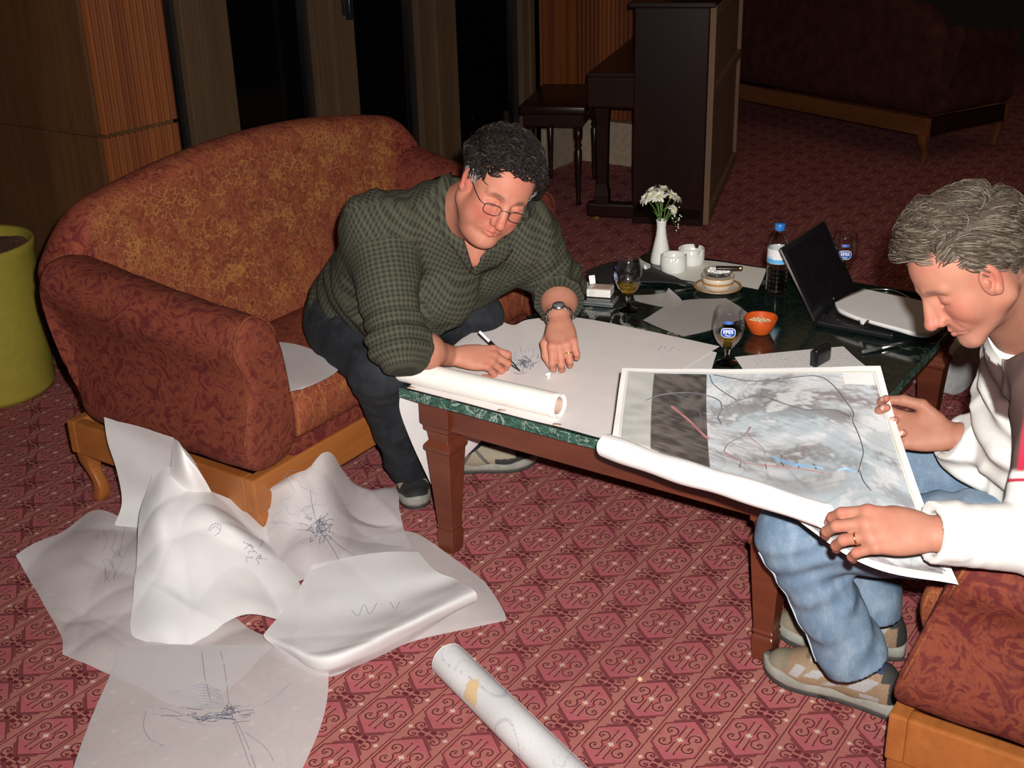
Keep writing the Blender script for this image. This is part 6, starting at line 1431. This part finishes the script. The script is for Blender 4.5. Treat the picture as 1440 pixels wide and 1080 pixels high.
for (a, b, z, s) in fx:
    c = np.array((*(rr * a + vd * b), z)); d = nrm(np.array((c[0] * 1.6, c[1] * 1.6, 0.08)))
    MB().tube(spline(np.array([(0.004 * r.normal(), 0.004 * r.normal(), 0.10), c * np.array((0.35, 0.35, 1)) - np.array((0, 0, 0.05)), c]), 9), 0.0014, 5).build('stem', MT['stem_green'], fl_)
    mb = MB(); Rf = frame(np.cross(d, (0.3, 0.8, 0.1)), d)
    for ring, (n, tilt, L) in enumerate(((13, 12, 1.0), (11, 35, 0.9), (8, 62, 0.6))):
        for k in range(n):
            th = 6.283 * k / n + ring * 0.3 + r.normal() * 0.06; ti = math.radians(tilt + r.normal() * 6); L_ = s * L * (0.9 + 0.2 * r.random())
            e = Rf[:, 0] * math.cos(th) + Rf[:, 1] * math.sin(th); sd = np.cross(d, e); w = 0.20 * s
            p0 = c + e * s * 0.08; p1 = c + (e * math.cos(ti) + d * math.sin(ti)) * L_ * 0.6; p2 = c + (e * math.cos(ti - 0.25) + d * math.sin(ti - 0.25)) * L_
            V = np.array([p0 - sd * w * .4, p0 + sd * w * .4, p1 - sd * w, p1 + sd * w, p2 - sd * w * .5, p2 + sd * w * .5, p1 + d * 0.001]); mb.add(V, [[0, 1, 3, 6], [0, 6, 2], [2, 6, 4], [6, 3, 5], [6, 5, 4]])
    fh = mb.build('flower_head', MT['petal'], fl_)
    MB().lathe([(0.0002, 0.006), (0.004, 0.005), (0.006, 0.001), (0.004, -0.004), (0.0002, -0.005)], c + d * 0.002, 10, M=Rf).build('flower_eye', MT['flower_eye'], fh)
for k in range(5):
    a = 0.03 + 0.02 * r.random(); e = rr * (a + 0.035 * r.random()) + vd * 0.02 * r.normal(); z1 = 0.10 + 0.075 * r.random()
    p = spline(np.array([(0.006, 0, 0.12), (e[0] * .5, e[1] * .5, 0.165), (e[0] * 1.1, e[1] * 1.1, z1)]), 9); t = MB().tube(p, 0.0006, 4).build('sprig_stem', MT['stem_green'], fl_)
    for j in range(5):
        q = p[-1 - j // 2] + r.normal(size=3) * 0.006; MB().lathe([(0.0002, -0.002), (0.0021, -0.0012), (0.0026, 0), (0.0021, 0.0012), (0.0002, 0.002)], q, 8).build('tiny_bloom', MT['petal'], t)
for k in range(7):
    th = r.random() * 6.28; d = np.array((math.cos(th), math.sin(th), 0.4)); b = np.array((0, 0, 0.15 + 0.03 * r.random())); sd = nrm(np.cross(d, (0, 0, 1))) * 0.007
    V = np.array([b, b + d * 0.014 - sd, b + d * 0.014 + sd, b + d * 0.032 + np.array((0, 0, 0.004))]); MB().add(V, [[0, 1, 3, 2]]).build('leaf', MT['stem_green'], fl_, smooth=False)

# ashtrays
for (x, y, lb) in ((947, 381, 'round white china ashtray in front, nearest the vase'), (972, 371, 'round white china ashtray behind, on the pinkish mat')):
    p = on(x, y); a = empty('ashtray', p + np.array((0, 0, 0.002)), 0.6 if x < 950 else 1.2, lb, 'ashtray', 'white china ashtrays')
    n = 48; rings = []; pr = [(0.001, 0), (0.039, 0), (0.0425, 0.004), (0.043, 0.020), (0.0425, 0.052), (0.040, 0.055), (0.0365, 0.053), (0.035, 0.030), (0.032, 0.010), (0.001, 0.008)]
    th = np.arange(n) * 2 * math.pi / n
    for r_, z in pr:
        notch = np.array([0.013 if min(abs((t - c + math.pi) % (2 * math.pi) - math.pi) for c in (0.4, 2.5, 4.6)) < 0.14 else 0.0 for t in th]) if z > 0.05 else 0
        rings.append(np.c_[r_ * np.cos(th), r_ * np.sin(th), z - notch + 0 * th])
    MB().loft(rings).build('bowl', MT['white_ceramic'], a)
# saucer, tan-banded bowl and the glass dish in it
sp = on(1009, 408)
s = empty('saucer', sp, 0, 'cream saucer with a brown rim under the tan-banded bowl', 'saucer')
MB().lathe([(0.001, 0), (0.042, 0), (0.046, 0.003), (0.066, 0.009), (0.074, 0.014), (0.0735, 0.0155), (0.064, 0.012), (0.044, 0.006), (0.001, 0.005)], n=56).build('dish', MT['cream_ceramic'], s)
MB().lathe([(0.0655, 0.0135), (0.0735, 0.0165), (0.0745, 0.0150), (0.074, 0.0138)], n=56, cap=False).build('rim_band', MT['tan_band'], s)
s = empty('sugar_bowl', sp + np.array((0, 0, 0.0062)), 0, 'low cream bowl with tan bands standing on the saucer', 'bowl')
MB().lathe([(0.001, 0), (0.034, 0), (0.040, 0.004), (0.048, 0.018), (0.0505, 0.036), (0.0505, 0.043), (0.0475, 0.043), (0.046, 0.034), (0.036, 0.012), (0.001, 0.010)], n=56).build('bowl', MT['cream_ceramic'], s)
for z0, z1 in ((0.020, 0.028), (0.0405, 0.0440)): MB().lathe([(np.interp(z, [0.018, 0.036, 0.043], [0.048, 0.0505, 0.0505]) + 0.0006, z) for z in np.linspace(z0, z1, 4)], n=56, cap=False).build('tan_band', MT['tan_band'], s)
d = empty('glass_ashtray', sp + np.array((0, 0, 0.040)), 0, 'small glass ashtray full of pale ash, sitting in the tan-banded bowl', 'ashtray')
MB().lathe([(0.001, 0), (0.034, 0), (0.040, 0.006), (0.0445, 0.026), (0.0425, 0.028), (0.037, 0.012), (0.001, 0.009)], n=48).build('glass_dish', MT['thin_glass'], d)
r = np.random.default_rng(8); mb = MB()
for k in range(60):
    a, q = r.random() * 6.28, 0.034 * math.sqrt(r.random()); mb.box((q * math.cos(a), q * math.sin(a), 0.016 + 0.008 * r.random()), (0.009, 0.008, 0.007), rot=frame(r.normal(size=3), r.normal(size=3)))
ob = mb.build('ash', MT['ash'], d, smooth=False); ob['kind'] = 'stuff'
l = empty('lighter', sp + np.array((0.026, 0.010, 0.069)), 0.5, 'dark lighter balanced across the rim of the glass ashtray', 'lighter')
MB().box((0, 0, 0.004), (0.072, 0.022, 0.009), bevel=0.003).build('case', MT['dark_metal'], l); MB().box((0.040, 0, 0.004), (0.012, 0.018, 0.009), bevel=0.002).build('cap', MT['gold_metal'], l)

# cigarette packet, phone under it, pouch, crumpled napkin
u_ = nrm(on(850, 434) - on(805, 430)); a = math.atan2(u_[1], u_[0]); pc_ = (on(806, 424) + on(866, 418)) / 2
k = empty('cigarette_packet', (0.098, 0.845, TZ + 0.0165), a + 0.05, 'open white cigarette packet lying on the grey phone, lid hinged up', 'packet')
MB().box((0.012, 0, 0.013), (0.074, 0.056, 0.024), bevel=0.002).build('box', MT['pack_white'], k, smooth=False); MB().box((0.018, 0, 0.0255), (0.056, 0.044, 0.0008)).build('printed_panel', MT['pack_tan'], k, smooth=False)
MB().box((-0.045, 0, 0.016), (0.032, 0.056, 0.020), bevel=0.003, rot=frame((0.95, 0, 0.3), (-0.3, 0, 0.95))).build('lid', MT['pack_white'], k, smooth=False)
MB().box((-0.018, 0.020, 0.040), (0.018, 0.0008, 0.026), rot=frame((0.9, 0.2, 0.1), (-0.2, 0.1, 1))).build('foil_flap', MT['label_white'], k, smooth=False)
p = empty('mobile_phone', (0.118, 0.822, TZ), a, 'flat grey phone lying under the cigarette packet', 'phone')
MB().box((0, 0, 0.008), (0.110, 0.074, 0.014), bevel=0.003).build('body', MT['phone_grey'], p); MB().box((0.0, 0, 0.0153), (0.096, 0.060, 0.0006)).build('screen', MT['screen_glass'], p, smooth=False); MB().box((0, -0.037, 0.008), (0.104, 0.0016, 0.003)).build('silver_edge', MT['silver'], p, smooth=False)
o, P = patch('black_pouch', [[(822, 384, .503), (850, 372, .508), (880, 367, .508), (908, 372, .503)], [(836, 392, .508), (868, 382, .524), (905, 380, .524), (944, 390, .506)], [(845, 402, .504), (880, 398, .510), (925, 398, .510), (972, 402, .503)]], 'black_matte', seed=64, rip=.0015, nu=30, nv=30, thick=0.004, label='black cloth pouch slumped on the far left of the table', cat='pouch')
r = np.random.default_rng(12); o, P = patch('crumpled_napkin', [[(899, 363, .53), (906, 366, .535), (914, 370, .52)], [(900, 372, .52), (907, 372, .54), (915, 376, .515)], [(902, 383, .503), (908, 384, .51), (915, 383, .503)]], 'white_paper', seed=66, rip=.006, nu=16, nv=16, label='crumpled white napkin between the beer glass and the vase', cat='napkin')

# water bottle
b = empty('water_bottle', on(1091, 413), 0, 'half-litre clear water bottle with a bright blue cap, left of the laptop', 'bottle')
prof = [(0.001, 0.0), (0.026, 0.0), (0.0315, 0.006)]
for i in range(6):
    z = 0.014 + i * 0.0135; prof += [(0.0325, z), (0.0325, z + 0.006), (0.0305, z + 0.0095)]
prof += [(0.0325, 0.098), (0.0325, 0.150), (0.031, 0.160), (0.024, 0.180), (0.0145, 0.196), (0.0125, 0.202), (0.0125, 0.212)]
inn = [(r_ - 0.0009, z) for r_, z in prof[::-1] if r_ > 0.002] + [(0.001, 0.0015)]
MB().lathe(prof + inn, n=44).build('bottle_body', MT['thin_plastic'], b)
wv = [(r_ - 0.0011, max(z, 0.002)) for r_, z in prof if z < 0.095]
MB().lathe(wv + [(0.0312, 0.104), (0.001, 0.104)], n=44).build('water', MT['thin_plastic'], b)
MB().lathe([(0.0145, 0.203), (0.0155, 0.204), (0.0155, 0.2215), (0.0142, 0.2235), (0.001, 0.2235)], n=36, cap=False).build('cap', MT['blue_cap'], b)
MB().lathe([(0.0330, 0.104), (0.0331, 0.148)], n=44, cap=False).build('label', MT['label_white'], b); MB().lathe([(0.0334, 0.105), (0.0334, 0.118)], n=44, cap=False).build('label_band', MT['label_sky'], b)
fa = math.atan2(CAM[1] - on(1091, 413)[1], CAM[0] - on(1091, 413)[0])
def wrapb(V, da, zc): ang = fa + da + V[:, 0] / 0.0335; return np.c_[(0.0337 + V[:, 2]) * np.cos(ang), (0.0337 + V[:, 2]) * np.sin(ang), zc + V[:, 1]]
text_mesh('A', 0.020, 'label_lettering', 'label_red', b, lambda V: wrapb(V, 0.35, 0.136)); text_mesh('A', 0.016, 'label_lettering', 'label_blue', b, lambda V: wrapb(V, 0.55, 0.117)); text_mesh('su', 0.022, 'label_lettering', 'label_sky', b, lambda V: wrapb(V, -0.75, 0.122))

# orange bowl of nuts
nb_ = empty('snack_bowl', on(1069, 468), 0, 'small glossy orange bowl beside the near beer glass', 'bowl')
MB().lathe([(0.001, 0), (0.024, 0), (0.028, 0.004), (0.040, 0.026), (0.0465, 0.047), (0.0455, 0.0495), (0.043, 0.047), (0.036, 0.026), (0.022, 0.008), (0.001, 0.006)], n=48).build('bowl', MT['orange_bowl'], nb_)
r = np.random.default_rng(9); mb = MB(); pp = on(1069, 468)
for k in range(90):
    a, q = r.random() * 6.28, 0.036 * math.sqrt(r.random()); mb.lathe([(0.0005, -0.006), (0.0035, -0.003), (0.0042, 0.001), (0.003, 0.005), (0.0005, 0.0065)], (pp[0] + q * math.cos(a), pp[1] + q * math.sin(a), TZ + 0.027 + 0.006 * r.random()), 7, M=frame(r.normal(size=3), r.normal(size=3)))
o = mb.build('mixed_nuts', MT['nuts']); tag(o, 'mixed nuts heaped in the small orange bowl', 'nuts', None, 'stuff')

# laptop, open towards the map man
HLp, HRp = np.array((0.756, 0.957, TZ)), np.array((0.761, 1.282, TZ))
lp = empty('laptop', HLp, math.radians(-0.9), 'black laptop standing open, its dark screen leaning back', 'laptop')   # local: x base depth, y hinge
LW = 0.3255
MB().box((0.112, LW / 2, 0.010), (0.222, LW, 0.018), bevel=0.004).build('base', MT['black_plastic'], lp); MB().box((0.112, -0.0008, 0.015), (0.21, 0.0012, 0.004)).build('silver_edge', MT['silver'], lp, smooth=False)
kb = MB().box((0.085, LW / 2, 0.0196), (0.125, LW - 0.03, 0.0012)).build('keyboard_deck', MT['black_matte'], lp, smooth=False)
for j in range(5):
    for i in range(14):
        k_ = MB().box((0.035 + j * 0.024, 0.026 + i * 0.0211, 0.0212), (0.020, 0.0178, 0.0024), bevel=0.0008) if (i, j) == (0, 0) else None
        if k_: key0 = k_.build('key', MT['black_plastic'], kb, smooth=False)
        else:
            c = key0.copy(); c.location = (j * 0.024, i * 0.0211, 0); link(c, kb)
MB().box((0.185, LW / 2, 0.0194), (0.045, 0.075, 0.0008)).build('touchpad', MT['phone_grey'], lp, smooth=False)
al = 0.540; ux = np.array((-math.sin(al), 0, math.cos(al))); nx_ = np.array((math.cos(al), 0, math.sin(al))); Rs = np.c_[ux, np.array((0, 1, 0)), np.cross(ux, (0, 1, 0))]
SH = 0.2325; c0 = np.array((0, LW / 2, 0.015))
sc = MB().box(c0 + ux * SH / 2 - nx_ * 0.004, (SH, LW, 0.008), rot=Rs, bevel=0.003).build('screen_lid', MT['black_plastic'], lp)
MB().box(c0 + ux * (SH / 2 + 0.012) + nx_ * 0.0003, (SH - 0.056, LW - 0.030, 0.0008), rot=Rs).build('display', MT['screen_glass'], sc, smooth=False)
MB().box(c0 + ux * SH / 2 + np.array((0, -LW / 2 - 0.0004, 0)) - nx_ * 0.004, (SH - 0.006, 0.0014, 0.0045), rot=Rs).build('silver_edge', MT['silver'], sc, smooth=False)
MB().lathe([(0.0002, 0.0012), (0.0055, 0.0012), (0.0058, 0.0004), (0.0002, 0.0002)], c0 + ux * 0.021 + nx_ * 0.0004, 20, M=np.c_[np.array((0, 1, 0)), np.cross(nx_, (0, 1, 0)), nx_]).build('maker_badge', MT['silver'], sc)
for y in (0.05, LW - 0.05): MB().tube(np.array([(0.004, y - 0.02, 0.016), (0.004, y + 0.02, 0.016)]), 0.006, 12).build('hinge', MT['black_plastic'], lp)
# black flat wallet-phone propped on the writing sheet, marker pen, mouse at the far edge
p0, p1 = Z(1144, 518, TZ + .002), Z(1165, 506, TZ + .002); dd = p1 - p0; ph = empty('black_phone', (p0[0], p0[1], TZ + 0.0026), math.atan2(dd[1], dd[0]), 'black clamshell phone standing on edge on the writing sheet', 'phone')
ln = float(np.linalg.norm(dd)); MB().box((ln / 2, 0, 0.026), (ln, 0.016, 0.050), bevel=0.006).build('shell', MT['black_plastic'], ph); MB().box((ln / 2, 0.010, 0.024), (ln * 0.92, 0.008, 0.044), bevel=0.003).build('flip', MT['black_matte'], ph)
p0, p1 = Z(1212, 495, TZ + .006), Z(1276, 482, TZ + .006); x = nrm(p1 - p0); L = float(np.linalg.norm(p1 - p0)); pe = empty('marker_pen', p0, 0, 'silver and grey marker pen lying near the right table edge', 'pen'); R_ = np.c_[np.cross(nrm((0.1, 0.2, 1)), x), np.cross(x, np.cross(nrm((0.1, 0.2, 1)), x)), x]
MB().lathe([(0.001, 0), (0.0045, 0.001), (0.0055, 0.004), (0.0055, L * 0.42)], n=18, M=R_).build('cap', MT['phone_grey'], pe); MB().lathe([(0.0058, L * 0.42), (0.0058, L * 0.98), (0.004, L), (0.001, L)], n=18, M=R_).build('barrel', MT['silver'], pe)
cb = spline(np.array([Z(1205, 410, TZ + .004), Z(1232, 407, TZ + .004), Z(1258, 409, TZ + .004), Z(1290, 424, TZ + .004), Z(1340, 440, TZ + .004)]), 40); tag(MB().tube(cb, 0.0022, 8).build('cable', MT['silver']), 'thin grey cable curving across the far right of the table', 'cable')
# white plastic drum on the floor beyond the table's right leg
dp = Z(1288, 585, 0); dd_ = empty('wastebasket', (0.985, 1.80, 0), 0, 'pale rounded plastic waste bin lying on its side behind the right table leg', 'bin')
ax = nrm(np.array((-0.85, 0.35, 0.0))); R_ = frame(np.array((0, 0, 1.0)), ax)
MB().lathe([(0.001, 0.0), (0.090, 0.0), (0.100, 0.004), (0.112, 0.20), (0.116, 0.203), (0.112, 0.206), (0.108, 0.20), (0.096, 0.008), (0.001, 0.006)], (0, 0, 0.117), 48, M=np.c_[R_[:, 0], R_[:, 1], R_[:, 2]]).build('shell', MT['white_plastic'], dd_)
for z in (0.03, 0.19): MB().lathe([(0.100 + 0.06 * z, z - 0.003), (0.103 + 0.06 * z, z), (0.100 + 0.06 * z, z + 0.003)], (0, 0, 0.117), 48, cap=False, M=R_).build('rib', MT['white_plastic'], dd_)
cr = Z(900, 957, 0); tag(MB().lathe([(0.0005, 0), (0.006, 0.001), (0.007, 0.005), (0.004, 0.009), (0.0005, 0.010)], (cr[0], cr[1], 0.0), 10).build('snack_crumb', MT['nuts']), 'single yellow crumb on the carpet in front of the table', 'crumb')
# ------------------------------------------------------------------ groups of like sheets
for o in SC.objects:
    if o.parent is None and o.get('category') == 'paper sheet' and o.name.startswith('tracing_sheet') and ('floor heap' in o['label'] or 'lower left' in o['label'] or 'front rail' in o['label']):
        o['group'] = GRP
    if o.name.startswith('fluted_panel'): o['kind'] = 'stuff'
